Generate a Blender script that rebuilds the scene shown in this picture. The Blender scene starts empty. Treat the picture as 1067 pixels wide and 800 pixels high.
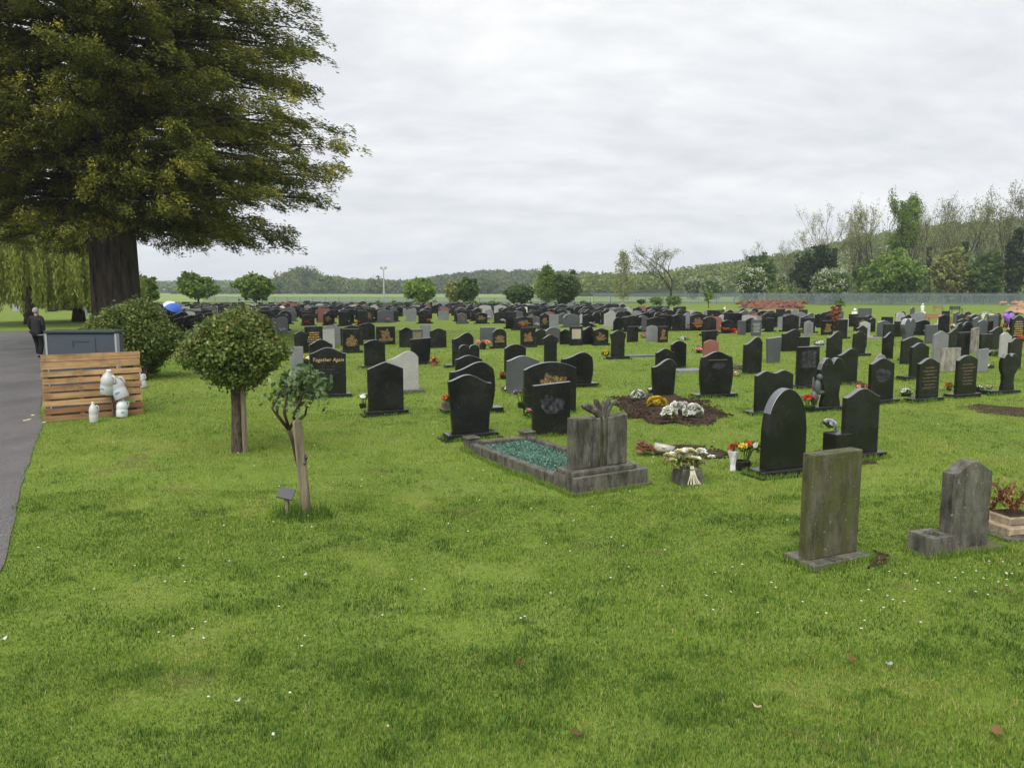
import bpy, math, random
import numpy as np
from mathutils import Vector, Matrix
R = math.radians
rng = np.random.default_rng(7)
random.seed(7)
scn = bpy.context.scene
COL = scn.collection
# ------------------------------------------------------------------ camera
F = 800.0; H0 = 2.15; HOR = 303.0
PITCH = math.atan((400 - HOR) / F)
cam_d = bpy.data.cameras.new('camera'); cam = bpy.data.objects.new('camera', cam_d); COL.objects.link(cam)
cam.location = (0, 0, H0); cam.rotation_euler = (math.pi/2 - PITCH, 0, 0)
cam_d.sensor_width = 36; cam_d.lens = F/1067*36; cam_d.clip_start = 0.05; cam_d.clip_end = 6000
scn.camera = cam
cp, sp = math.cos(PITCH), math.sin(PITCH)
def ray(px, py):
    x = (px-533.5)/F; y = -(py-400)/F
    return (x, cp + y*sp, -sp + y*cp)
def gz(x, y):
    """height of the lawn"""
    x = np.asarray(x, float); y = np.asarray(y, float)
    a = 0.035*np.sin(x*0.55+0.8)*np.sin(y*0.43+1.1) + 0.02*np.sin(x*1.3+y*0.7) + 0.012*np.sin(x*2.9-y*1.7+2)
    k = np.clip((60-np.abs(y))/40, 0, 1)
    return a*k
_ng = np.random.default_rng(99).random((256, 256))
def vnoise(x, y, sc, octs=3):
    x = np.asarray(x, float)*sc+57.3; y = np.asarray(y, float)*sc+31.7; o = 0; am = 1; tot = 0
    for k in range(octs):
        xi = np.floor(x).astype(int); yi = np.floor(y).astype(int); fx = x-xi; fy = y-yi; fx = fx*fx*(3-2*fx); fy = fy*fy*(3-2*fy)
        g = lambda a, b: _ng[(xi+a) % 256, (yi+b) % 256]
        o = o+am*((g(0, 0)*(1-fx)+g(1, 0)*fx)*(1-fy)+(g(0, 1)*(1-fx)+g(1, 1)*fx)*fy); tot += am; am *= .55; x = x*2.03+11; y = y*2.03+7
    return o/tot
def G(px, py):
    d = ray(px, py); z = 0.0
    for _ in range(6):
        t = (z-H0)/d[2]; x, y = d[0]*t, d[1]*t; z = float(gz(x, y))
    return Vector((x, y, z))
def PX(px, py, Y):
    d = ray(px, py); t = Y/d[1]
    return Vector((d[0]*t, Y, H0+d[2]*t))
def to_px(x, y, z=0.0):
    dy = y*cp - (z-H0)*sp; dz = y*sp + (z-H0)*cp
    return 533.5+F*x/dy, 400-F*dz/dy
# ------------------------------------------------------------------ tagging
def tag(o, label=None, cat=None, group=None, kind=None):
    if label: o['label'] = label
    if cat: o['category'] = cat
    if group: o['group'] = group
    if kind: o['kind'] = kind
    return o
def empty(name, loc, rz=0.0, label=None, cat=None, group=None):
    o = bpy.data.objects.new(name, None); COL.objects.link(o)
    o.location = loc; o.rotation_euler = (0, 0, rz); o.empty_display_size = .2
    return tag(o, label, cat, group)
def link(name, me, parent=None):
    o = bpy.data.objects.new(name, me); COL.objects.link(o)
    if parent: o.parent = parent
    return o
def copy_tree(o, parent=None):
    c = o.copy(); COL.objects.link(c)
    if parent is not None: c.parent = parent
    for ch in list(o.children): copy_tree(ch, c)
    return c
# ------------------------------------------------------------------ numpy mesh
def np_mesh(name, V, faces, mats, attr=None, smooth=False, midx=None):
    me = bpy.data.meshes.new(name)
    V = np.asarray(V, np.float32)
    me.vertices.add(len(V)); me.vertices.foreach_set('co', V.ravel())
    lt = [np.full(len(f), f.shape[1], np.int32) for f in faces if len(f)]
    tot = np.concatenate(lt); idx = np.concatenate([f.ravel() for f in faces if len(f)]).astype(np.int32)
    me.loops.add(len(idx)); me.loops.foreach_set('vertex_index', idx)
    me.polygons.add(len(tot)); st = np.zeros(len(tot), np.int32); st[1:] = np.cumsum(tot)[:-1]
    me.polygons.foreach_set('loop_start', st); me.polygons.foreach_set('loop_total', tot)
    if midx is not None: me.polygons.foreach_set('material_index', np.asarray(midx, np.int32))
    if smooth: me.polygons.foreach_set('use_smooth', np.ones(len(tot), bool))
    if attr is not None:
        a = me.attributes.new('tint', 'FLOAT', 'POINT'); a.data.foreach_set('value', np.asarray(attr, np.float32))
    me.update(calc_edges=True)
    for m in (mats if isinstance(mats, (list, tuple)) else [mats]): me.materials.append(m)
    return me
class MB:
    def __init__(s): s.v = []; s.f = []; s.m = []; s.M = Matrix.Identity(4); s.mi = 0; s.t = []; s.tv = .5; s.topmi = None
    def add(s, vs, fs):
        b = len(s.v)
        for p in vs:
            s.v.append(tuple(s.M @ Vector(p))); s.t.append(s.tv)
        for f in fs: s.f.append(tuple(i+b for i in f)); s.m.append(s.mi)
    def prism(s, pts, y0, y1, ch=0.006):
        """outline pts (x,z) extruded along y with chamfered faces"""
        n = len(pts); P = [Vector((a, b)) for a, b in pts]
        A = sum(P[i].x*P[(i+1) % n].y-P[(i+1) % n].x*P[i].y for i in range(n))
        if A < 0: P.reverse()
        ins = []
        for i in range(n):
            e1 = (P[i]-P[i-1]); e2 = (P[(i+1) % n]-P[i])
            e1 = e1.normalized() if e1.length > 1e-9 else Vector((1, 0)); e2 = e2.normalized() if e2.length > 1e-9 else Vector((1, 0))
            n1 = Vector((-e1.y, e1.x)); n2 = Vector((-e2.y, e2.x)); b = n1+n2
            b = b.normalized() if b.length > 1e-6 else n1
            k = min(1/max(b.dot(n1), .35), 2)
            ins.append(P[i]+b*ch*k)
        rings = [(ins, y0), (P, y0+ch), (P, y1-ch), (ins, y1)]
        vs = [(p.x, y, p.y) for r_, y in rings for p in r_]
        fs = [tuple(range(n)), tuple(reversed(range(3*n, 4*n)))]
        for k in range(3):
            for i in range(n):
                j = (i+1) % n
                fs.append((k*n+i, (k+1)*n+i, (k+1)*n+j, k*n+j))
        if s.topmi is None: s.add(vs, fs)
        else:
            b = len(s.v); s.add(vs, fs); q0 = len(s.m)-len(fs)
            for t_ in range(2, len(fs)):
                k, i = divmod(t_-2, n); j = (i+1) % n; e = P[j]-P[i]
                if e.length > 1e-9 and (e.x/e.length) < -.3: s.m[q0+t_] = s.topmi  # upward faces get the lighter copy with sky sheen painted in
    def box(s, x0, x1, y0, y1, z0, z1, ch=0.0):
        if ch > 0:
            s.prism([(x0, z0), (x1, z0), (x1, z1-ch), (x1-ch, z1), (x0+ch, z1), (x0, z1-ch)], y0, y1, ch); return
        vs = [(x, y, z) for x in (x0, x1) for y in (y0, y1) for z in (z0, z1)]
        s.add(vs, [(0, 1, 3, 2), (4, 6, 7, 5), (0, 4, 5, 1), (2, 3, 7, 6), (0, 2, 6, 4), (1, 5, 7, 3)])
    def tube(s, pts, rad, n=8, cap=True):
        pts = [Vector(p) for p in pts]; k = len(pts)
        if not hasattr(rad, '__len__'): rad = [rad]*k
        vs = []; fs = []; ref = Vector((0.3, 0.2, 1)).normalized()
        for i, p in enumerate(pts):
            d = (pts[min(i+1, k-1)]-pts[max(i-1, 0)]).normalized()
            a = d.cross(ref)
            if a.length < .05: a = d.cross(Vector((1, 0, 0)))
            a.normalize(); b = d.cross(a)
            for j in range(n):
                t = 2*math.pi*j/n
                vs.append(p+(a*math.cos(t)+b*math.sin(t))*rad[i])
        for i in range(k-1):
            for j in range(n):
                fs.append((i*n+j, i*n+(j+1) % n, (i+1)*n+(j+1) % n, (i+1)*n+j))
        if cap: fs.append(tuple(reversed(range(n)))); fs.append(tuple(range((k-1)*n, k*n)))
        s.add(vs, fs)
    def lathe(s, prof, n=16, cx=0, cy=0, sx=1, sy=1):
        vs = []; fs = []; k = len(prof)
        for r_, z in prof:
            for j in range(n):
                t = 2*math.pi*j/n; vs.append((cx+r_*sx*math.cos(t), cy+r_*sy*math.sin(t), z))
        for i in range(k-1):
            for j in range(n): fs.append((i*n+j, i*n+(j+1) % n, (i+1)*n+(j+1) % n, (i+1)*n+j))
        fs.append(tuple(reversed(range(n)))); fs.append(tuple(range((k-1)*n, k*n)))
        s.add(vs, fs)
    def ball(s, c, r, nu=10, nv=6, sc=(1, 1, 1), rot=None, noise=0.0, rd=random):
        vs = []; fs = []; rot = rot or Matrix.Identity(3)
        for i in range(nv+1):
            ph = math.pi*i/nv
            for j in range(nu):
                t = 2*math.pi*j/nu; q = 1+noise*(rd.random()-.5)*2*math.sin(ph)
                p = rot @ Vector((math.sin(ph)*math.cos(t)*sc[0]*q, math.sin(ph)*math.sin(t)*sc[1]*q, math.cos(ph)*sc[2]))
                vs.append(Vector(c)+p*r)
        for i in range(nv):
            for j in range(nu): fs.append((i*nu+j, (i+1)*nu+j, (i+1)*nu+(j+1) % nu, i*nu+(j+1) % nu))
        s.add(vs, fs)
    def mesh(s, name, mats, smooth=False):
        me = bpy.data.meshes.new(name); me.from_pydata([tuple(p) for p in s.v], [], s.f)
        for m in (mats if isinstance(mats, (list, tuple)) else [mats]): me.materials.append(m)
        me.polygons.foreach_set('material_index', s.m)
        if smooth: me.polygons.foreach_set('use_smooth', [True]*len(s.f))
        a = me.attributes.new('tint', 'FLOAT', 'POINT'); a.data.foreach_set('value', s.t)
        me.update(); return me
    def build(s, name, mats, parent=None, smooth=False):
        return link(name, s.mesh(name, mats, smooth), parent)
# ------------------------------------------------------------------ materials
def mat(name, col=(.5, .5, .5), rough=.6, spec=.5, build=None, metal=0.0):
    m = bpy.data.materials.new(name); m.use_nodes = True
    nt = m.node_tree; b = nt.nodes['Principled BSDF']
    b.inputs['Base Color'].default_value = (*col, 1); b.inputs['Roughness'].default_value = rough
    b.inputs['Specular IOR Level'].default_value = spec; b.inputs['Metallic'].default_value = metal
    if build: build(nt, b)
    return m
def N(nt, t, **kw):
    n = nt.nodes.new(t)
    for k, v in kw.items():
        if k in n.inputs: n.inputs[k].default_value = v
        else: setattr(n, k, v)
    return n
def coords(nt, kind='Object', scale=(1, 1, 1)):
    tc = nt.nodes.new('ShaderNodeTexCoord')
    mp = nt.nodes.new('ShaderNodeMapping'); mp.inputs['Scale'].default_value = scale
    if kind == 'World':
        g = nt.nodes.new('ShaderNodeNewGeometry'); nt.links.new(g.outputs['Position'], mp.inputs['Vector'])
    else: nt.links.new(tc.outputs[kind], mp.inputs['Vector'])
    if kind == 'Object':
        oi = nt.nodes.new('ShaderNodeObjectInfo'); ml = N(nt, 'ShaderNodeMath', operation='MULTIPLY'); ml.inputs[1].default_value = 37.0
        nt.links.new(oi.outputs['Random'], ml.inputs[0]); cx = nt.nodes.new('ShaderNodeCombineXYZ')
        for i in range(3): nt.links.new(ml.outputs[0], cx.inputs[i])
        nt.links.new(cx.outputs[0], mp.inputs['Location'])
    return mp.outputs['Vector']
def noise(nt, vec, scale, detail=4, rough=.6):
    n = N(nt, 'ShaderNodeTexNoise', Scale=scale, Detail=detail, Roughness=rough); nt.links.new(vec, n.inputs['Vector']); return n.outputs['Fac']
def ramp(nt, fac, stops):
    r = nt.nodes.new('ShaderNodeValToRGB'); el = r.color_ramp.elements
    while len(el) < len(stops): el.new(.5)
    for e, (p, c) in zip(el, stops): e.position = p; e.color = (*c, 1) if len(c) == 3 else c
    nt.links.new(fac, r.inputs['Fac']); return r.outputs['Color']
def mix(nt, fac, a, b, mode='MIX'):
    m = nt.nodes.new('ShaderNodeMix'); m.data_type = 'RGBA'; m.blend_type = mode
    for s_, v in ((0, fac), (6, a), (7, b)):
        if hasattr(v, 'is_linked') or hasattr(v, 'links'): nt.links.new(v, m.inputs[s_])
        else: m.inputs[s_].default_value = v if s_ == 0 else (*v, 1)
    return m.outputs[2]
def bump(nt, b, h, strength=.3, dist=.01):
    n = N(nt, 'ShaderNodeBump', Strength=strength, Distance=dist); nt.links.new(h, n.inputs['Height']); nt.links.new(n.outputs['Normal'], b.inputs['Normal'])
def L(nt, a, b): nt.links.new(a, b)

def granite(name, c1, c2, r0, spec=.4, scale=140):
    def bd(nt, b):
        v = coords(nt); f = noise(nt, v, scale, 3, .7); g = noise(nt, v, 2.5, 5, .65)
        c = ramp(nt, f, [(.4, c1), (.65, c2)])
        dirt = ramp(nt, g, [(.45, (0, 0, 0)), (.8, (.3, .3, .3))])
        c = mix(nt, dirt, c, tuple(min(1, x*1.5+.012) for x in c2))
        L(nt, c, b.inputs['Base Color'])
        rr = N(nt, 'ShaderNodeMapRange'); rr.inputs['From Min'].default_value = .3; rr.inputs['From Max'].default_value = .75
        rr.inputs['To Min'].default_value = r0; rr.inputs['To Max'].default_value = r0+.25
        L(nt, g, rr.inputs['Value']); L(nt, rr.outputs[0], b.inputs['Roughness'])
    return mat(name, c1, r0, spec, bd)
def oldstone(name, base, dark, moss, mossamt=.5):
    def bd(nt, b):
        v = coords(nt); vs = coords(nt, scale=(6, 6, 1.5))
        st = noise(nt, vs, 1.9, 8, .7); g = noise(nt, v, 5, 7, .7); fine = noise(nt, v, 90, 3, .8); ms = noise(nt, coords(nt, scale=(3, 3, 1)), 2.2, 5, .6)
        c = ramp(nt, st, [(.36, dark), (.56, base), (.72, tuple(min(1, x*1.35) for x in base))])
        c = mix(nt, ramp(nt, g, [(.4, (0, 0, 0)), (.7, (.55,)*3)]), c, dark)
        c = mix(nt, ramp(nt, ms, [(.5-.15*mossamt, (0, 0, 0)), (.75, (.85*mossamt+.1,)*3)]), c, moss)
        c = mix(nt, .55, c, ramp(nt, fine, [(.3, (.25,)*3), (.7, (.85,)*3)]), 'OVERLAY')
        lich = noise(nt, coords(nt), 38, 2, .5)
        c = mix(nt, ramp(nt, lich, [(.69, (0, 0, 0)), (.73, (.6,)*3)]), c, tuple(min(1, x*1.9+.05) for x in base))
        L(nt, c, b.inputs['Base Color']); bump(nt, b, g, .6, .015)
        L(nt, ramp(nt, g, [(.35, (.35,)*3), (.6, (.9,)*3)]), b.inputs['Roughness'])
    return mat(name, base, .85, .35, bd)
M = {}
M['black'] = granite('black_granite', (.006, .007, .006), (.017, .019, .017), .12, .42)
M['dark'] = granite('dark_grey_granite', (.04, .045, .048), (.095, .105, .11), .3, .4)
M['grey'] = granite('grey_granite', (.11, .115, .12), (.24, .25, .26), .5, .35, 110)
M['pale'] = granite('pale_granite', (.24, .24, .23), (.4, .4, .38), .6, .3, 90)
M['red'] = granite('red_granite', (.16, .06, .045), (.28, .12, .09), .3, .4)
M['white'] = mat('white_marble', (.68, .68, .66), .5)
M['stone'] = oldstone('weathered_stone', (.105, .1, .068), (.02, .019, .015), (.06, .066, .01), 1.0)
M['stone2'] = oldstone('weathered_grey_stone', (.125, .12, .1), (.022, .021, .018), (.05, .052, .018), .3)
M['streak'] = oldstone('streaked_limestone', (.3, .28, .24), (.09, .08, .07), (.12, .12, .08), .1)
M['sand'] = oldstone('sandstone', (.34, .27, .18), (.13, .1, .07), (.1, .1, .05), .1)
M['gold'] = mat('gold_leaf_lettering', (.5, .34, .12), .45, .5)
M['brownplate'] = mat('worn_inscription', (.12, .085, .06), .6, .3)
M['etch'] = mat('etched_picture', (.05, .052, .058), .4, .3, lambda nt, b: L(nt, ramp(nt, noise(nt, coords(nt), 14, 5, .7), [(.4, (.008, .008, .009)), (.55, (.04, .042, .047)), (.72, (.12, .125, .135))]), b.inputs['Base Color']))
M['goldart'] = mat('gold_ornament', (.3, .2, .08), .5, .5, lambda nt, b: L(nt, ramp(nt, noise(nt, coords(nt), 30, 5, .85), [(.46, (.012, .011, .009)), (.52, (.17, .10, .035)), (.68, (.5, .34, .13))]), b.inputs['Base Color']))
M['sheentop'] = mat('painted_sky_sheen_black', (.12, .125, .135), .28, 1.0)  # lighter base colour paints the sky's reflection onto tops of black slabs
M['sheendark'] = mat('painted_sky_sheen_grey', (.3, .31, .33), .35, .8)  # same painted sky reflection, for tops of dark grey slabs
M['silver'] = mat('silver_lettering', (.45, .45, .43), .5)
def leafmat(name, c0, c1, c2, trans=.25, rough=.6, spec=.25):
    def bd(nt, b):
        a = nt.nodes.new('ShaderNodeAttribute'); a.attribute_name = 'tint'
        c = ramp(nt, a.outputs['Fac'], [(0, c0), (.5, c1), (1, c2)])
        oi = nt.nodes.new('ShaderNodeObjectInfo'); h = N(nt, 'ShaderNodeHueSaturation')
        mr = N(nt, 'ShaderNodeMapRange'); mr.inputs['To Min'].default_value = .82; mr.inputs['To Max'].default_value = 1.18
        L(nt, oi.outputs['Random'], mr.inputs['Value']); L(nt, mr.outputs[0], h.inputs['Value']); L(nt, c, h.inputs['Color']); c = h.outputs[0]
        L(nt, c, b.inputs['Base Color'])
        if trans > 0:
            t = nt.nodes.new('ShaderNodeBsdfTranslucent'); L(nt, c, t.inputs['Color'])
            mx = nt.nodes.new('ShaderNodeMixShader'); mx.inputs[0].default_value = trans
            out = nt.nodes['Material Output']; L(nt, b.outputs[0], mx.inputs[1]); L(nt, t.outputs[0], mx.inputs[2]); L(nt, mx.outputs[0], out.inputs['Surface'])
    return mat(name, c1, rough, spec, bd)
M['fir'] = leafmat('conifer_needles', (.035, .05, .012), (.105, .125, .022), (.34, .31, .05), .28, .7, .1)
M['willow'] = leafmat('willow_leaves', (.12, .15, .025), (.24, .29, .05), (.38, .42, .09), .35)
M['leafA'] = leafmat('green_leaves', (.03, .06, .012), (.07, .13, .02), (.14, .22, .04))
M['leafB'] = leafmat('bright_leaves', (.06, .11, .015), (.12, .2, .03), (.22, .32, .05))
M['leafD'] = leafmat('dark_leaves', (.012, .025, .008), (.025, .045, .012), (.05, .08, .02))
M['olive'] = leafmat('young_olive_leaves', (.11, .125, .035), (.2, .22, .06), (.3, .32, .11))
M['woods'] = leafmat('woodland_leaves', (.06, .09, .025), (.125, .165, .042), (.22, .26, .075))
M['woodsfar'] = leafmat('far_woodland_leaves', (.06, .1, .04), (.11, .16, .055), (.17, .21, .08))
M['blossom'] = leafmat('hawthorn_blossom', (.2, .23, .13), (.38, .4, .29), (.6, .62, .5))
M['ball'] = leafmat('clipped_leaves', (.045, .085, .018), (.11, .17, .033), (.3, .34, .09), .3, .45, .4)
M['redtip'] = leafmat('bronze_leaf_tips', (.15, .13, .03), (.25, .2, .05), (.32, .2, .07), .25)
M['rose'] = leafmat('rose_leaves', (.04, .08, .025), (.1, .17, .055), (.24, .33, .15), .25, .4, .5)
M['maple'] = leafmat('red_maple_leaves', (.14, .04, .025), (.25, .09, .05), (.35, .15, .08), .2)
def barkf(c1, c2, sc=(14, 14, 2.5)):
    def bd(nt, b):
        v = coords(nt, scale=sc); f = noise(nt, v, 1.0, 6, .7)
        L(nt, ramp(nt, f, [(.35, c1), (.65, c2)]), b.inputs['Base Color']); bump(nt, b, f, .9, .03)
    return bd
M['bark'] = mat('brown_bark', (.06, .045, .035), .9, .15, barkf((.02, .015, .012), (.1, .075, .055)))
M['barkstem'] = mat('rough_stem_bark', (.06, .045, .035), .95, .15, barkf((.025, .02, .016), (.15, .12, .09), (40, 40, 9)))
M['barkbig'] = mat('conifer_bark', (.06, .045, .035), .9, .15, barkf((.022, .018, .015), (.10, .082, .066), (7, 7, 1.1)))
M['barkgrey'] = mat('grey_bark', (.1, .09, .075), .9, .15, barkf((.03, .026, .02), (.1, .088, .07), (4, 4, .8)))
M['birch'] = mat('birch_bark', (.4, .38, .34), .8, .2, barkf((.12, .11, .1), (.5, .48, .44), (3, 3, 6)))
M['timber'] = mat('weathered_timber', (.3, .24, .16), .8, .2, barkf((.1, .085, .06), (.3, .25, .17), (20, 20, 1.2)))
HAZE = 1
# ------------------------------------------------------------------ world and light
w = bpy.data.worlds.new('World'); scn.world = w; w.use_nodes = True
nt = w.node_tree; bg = nt.nodes['Background']
sky = nt.nodes.new('ShaderNodeTexSky'); sky.sky_type = 'NISHITA'; sky.sun_disc = False
SUN_EL, SUN_AZ = R(52), R(200)
sky.sun_elevation = SUN_EL; sky.sun_rotation = SUN_AZ
tc = nt.nodes.new('ShaderNodeTexCoord')
# project the view direction on a flat cloud layer
sx = nt.nodes.new('ShaderNodeSeparateXYZ'); L(nt, tc.outputs['Generated'], sx.inputs[0])
zz = N(nt, 'ShaderNodeMath', operation='MAXIMUM'); L(nt, sx.outputs['Z'], zz.inputs[0]); zz.inputs[1].default_value = 0.0
zz2 = N(nt, 'ShaderNodeMath', operation='ADD'); L(nt, zz.outputs[0], zz2.inputs[0]); zz2.inputs[1].default_value = .30
dv = N(nt, 'ShaderNodeVectorMath', operation='DIVIDE'); cz = nt.nodes.new('ShaderNodeCombineXYZ')
for i in range(3): L(nt, zz2.outputs[0], cz.inputs[i])
L(nt, tc.outputs['Generated'], dv.inputs[0]); L(nt, cz.outputs[0], dv.inputs[1])
mp = nt.nodes.new('ShaderNodeMapping'); mp.inputs['Scale'].default_value = (1, 1.7, 0); mp.inputs['Location'].default_value = (3.3, 1.7, 0); mp.inputs['Rotation'].default_value = (0, 0, -.45)
L(nt, dv.outputs[0], mp.inputs['Vector'])
wn = N(nt, 'ShaderNodeTexNoise', Scale=.8, Detail=2); L(nt, mp.outputs[0], wn.inputs['Vector'])
ad = N(nt, 'ShaderNodeVectorMath', operation='MULTIPLY_ADD'); L(nt, wn.outputs['Color'], ad.inputs[0]); ad.inputs[1].default_value = (.5, .5, 0); L(nt, mp.outputs[0], ad.inputs[2])
n1 = noise(nt, ad.outputs[0], 1.5, 7, .55); n2 = noise(nt, ad.outputs[0], 6, 6, .6)
c1 = ramp(nt, n1, [(.25, (.73, .745, .765)), (.45, (.80, .81, .83)), (.60, (.89, .895, .90)), (.78, (.98, .98, .975))])
c2 = ramp(nt, n2, [(.3, (.92, .925, .935)), (.65, (1.03, 1.03, 1.03))])
cc = mix(nt, 1.0, c1, c2, 'MULTIPLY')
ml = N(nt, 'ShaderNodeVectorMath', operation='SCALE'); L(nt, cc, ml.inputs[0]); ml.inputs['Scale'].default_value = SKYB = 8.35
mxs = mix(nt, .965, sky.outputs[0], ml.outputs[0])
L(nt, mxs, bg.inputs['Color']); bg.inputs['Strength'].default_value = .05
sd = bpy.data.lights.new('sun', 'SUN'); so = bpy.data.objects.new('sun', sd); COL.objects.link(so)
sd.energy = 1.5; sd.angle = R(55); sd.color = (1, .965, .9)
dirv = Vector((math.sin(SUN_AZ)*math.cos(SUN_EL), math.cos(SUN_AZ)*math.cos(SUN_EL), math.sin(SUN_EL)))
so.rotation_euler = dirv.to_track_quat('Z', 'Y').to_euler(); so.location = (0, 0, 40)
scn.view_settings.view_transform = 'Standard'; scn.view_settings.look = 'None'; scn.view_settings.gamma = 1
scn.view_settings.exposure = 1.42
scn.render.engine = 'CYCLES'
# ------------------------------------------------------------------ path edge
_pe = [G(px, py) for px, py in [(-4, 610), (9, 575), (26, 500), (43, 440), (46, 400), (50, 372), (66, 356), (100, 347.5), (150, 345.5)]]
_pe = [(v.y, v.x) for v in _pe]; _pe = [(-12, -4.6), (0, -4.3)] + _pe
PY = np.array([p[0] for p in _pe]); PXE = np.array([p[1] for p in _pe])
YFAR = float(G(40, 345).y)
def edge(y): return np.interp(y, PY, PXE)
# ------------------------------------------------------------------ ground
def geo(a, b, n, k): t = np.linspace(0, 1, n); return a+(b-a)*(np.exp(k*t)-1)/(math.exp(k)-1)
ys = np.concatenate([np.linspace(-12, 0, 16)[:-1], np.arange(0, 40, .35), geo(40, 2600, 60, 4)])
xp = np.concatenate([np.arange(0, 34, .4), geo(34, 2200, 40, 4)]); xs = np.concatenate([-xp[::-1][:-1], xp])
XX, YY = np.meshgrid(xs, ys); ZZ = gz(XX, YY)
def grid_faces(nr, nc):
    i = np.arange(nr*nc).reshape(nr, nc)
    return np.stack([i[:-1, :-1].ravel(), i[:-1, 1:].ravel(), i[1:, 1:].ravel(), i[1:, :-1].ravel()], 1)
def lawn_build(nt, b):
    v = coords(nt, 'World'); big = noise(nt, v, .35, 4, .6); mid = noise(nt, v, 1.6, 6, .65); fine = noise(nt, v, 30, 5, .75)
    c = ramp(nt, big, [(.35, (.12, .18, .03)), (.55, (.15, .22, .036)), (.7, (.19, .24, .05))])
    c2 = ramp(nt, mid, [(.3, (.09, .14, .022)), (.5, (.14, .2, .034)), (.7, (.2, .235, .065))])
    c = mix(nt, .5, c, c2)
    f2 = ramp(nt, fine, [(.3, (.6, .6, .6)), (.6, (1.1, 1.1, 1.1))])
    c = mix(nt, .8, c, f2, 'MULTIPLY')
    bare = noise(nt, v, .9, 5, .7)
    c = mix(nt, ramp(nt, bare, [(.58, (0, 0, 0)), (.7, (.7,)*3)]), c, (.13, .10, .05))
    L(nt, c, b.inputs['Base Color']); bump(nt, b, fine, .6, .02)
M['lawn'] = mat('lawn_turf', (.1, .18, .03), .95, .1, lawn_build)
me = np_mesh('ground', np.stack([XX.ravel(), YY.ravel(), ZZ.ravel()], 1), [grid_faces(len(ys), len(xs))], M['lawn'], smooth=True)
tag(link('ground', me), 'mown green cemetery lawn stretching to the fields', kind='structure')
# far fields
def field_build(nt, b):
    v = coords(nt, 'World', (.6, 3, 1)); f = noise(nt, v, .02, 5, .6); g = noise(nt, coords(nt, 'World'), .25, 5, .7)
    c = ramp(nt, f, [(.35, (.14, .21, .06)), (.5, (.2, .27, .08)), (.65, (.26, .31, .11))])
    c = mix(nt, .35, c, ramp(nt, g, [(.3, (.08, .13, .04)), (.7, (.24, .3, .1))]))
    L(nt, c, b.inputs['Base Color'])
M['field'] = mat('meadow', (.18, .27, .08), .95, .1, field_build)
def sheet(name, xs_, ys_, fz, m, label):
    X_, Y_ = np.meshgrid(xs_, ys_); Z_ = fz(X_, Y_)
    return tag(link(name, np_mesh(name, np.stack([X_.ravel(), Y_.ravel(), Z_.ravel()], 1), [grid_faces(len(ys_), len(xs_))], m, smooth=True)), label, kind='structure')
sheet('field', np.linspace(-900, 1100, 60), geo(140, 2400, 40, 3), lambda x, y: 0*x+.12, M['field'], 'pale green meadow beyond the cemetery fence')
# path
def asphalt_build(nt, b):
    v = coords(nt, 'World'); f = noise(nt, v, 75, 3, .85); g = noise(nt, v, .5, 5, .6); wv = noise(nt, coords(nt, 'World', (1, .5, 1)), 1.1, 4, .5)
    c = ramp(nt, f, [(.38, (.045, .042, .043)), (.52, (.11, .103, .105)), (.68, (.27, .26, .26))])
    c = mix(nt, .6, c, ramp(nt, g, [(.3, (.7,)*3), (.7, (1.15,)*3)]), 'MULTIPLY')
    L(nt, c, b.inputs['Base Color']); bump(nt, b, f, .5, .008)
    L(nt, ramp(nt, wv, [(.35, (.38,)*3), (.65, (.7,)*3)]), b.inputs['Roughness'])
M['asphalt'] = mat('asphalt', (.08, .075, .075), .6, .5, asphalt_build)
rows = np.concatenate([np.arange(-11.5, YFAR, .3), [YFAR]]); nc = 60
V = []
for y in rows:
    xe = float(edge(y)); jit = (float(vnoise(y, 3., 1.3))-.5)*.16
    xl = -75.0; t = np.linspace(0, 1, nc)**2.2
    xx = xe+jit-(xe+jit-xl)*t; V.append(np.stack([xx, np.full(nc, y), gz(xx, np.full(nc, y))+.012], 1))
V = np.concatenate(V); fc = grid_faces(len(rows), nc)[:, ::-1]
tag(link('path', np_mesh('path', V, [fc], M['asphalt'], smooth=True)), 'grey asphalt cemetery path along the lawn', kind='structure')
# dirt patches lie on the lawn
M['soil'] = mat('soil', (.09, .055, .035), .95, .1, lambda nt, b: (lambda f: (L(nt, ramp(nt, f, [(.38, (.022, .016, .011)), (.58, (.085, .058, .04)), (.75, (.16, .12, .085))]), b.inputs['Base Color']), bump(nt, b, f, 1, .04)))(noise(nt, coords(nt, 'World'), 22, 6, .75)))
M['redsoil'] = mat('red_soil', (.2, .09, .06), .95, .1, lambda nt, b: (lambda f: (L(nt, ramp(nt, f, [(.35, (.11, .05, .035)), (.65, (.27, .13, .09))]), b.inputs['Base Color']), bump(nt, b, f, 1, .3)))(noise(nt, coords(nt, 'World'), 1.5, 6, .75)))
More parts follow.
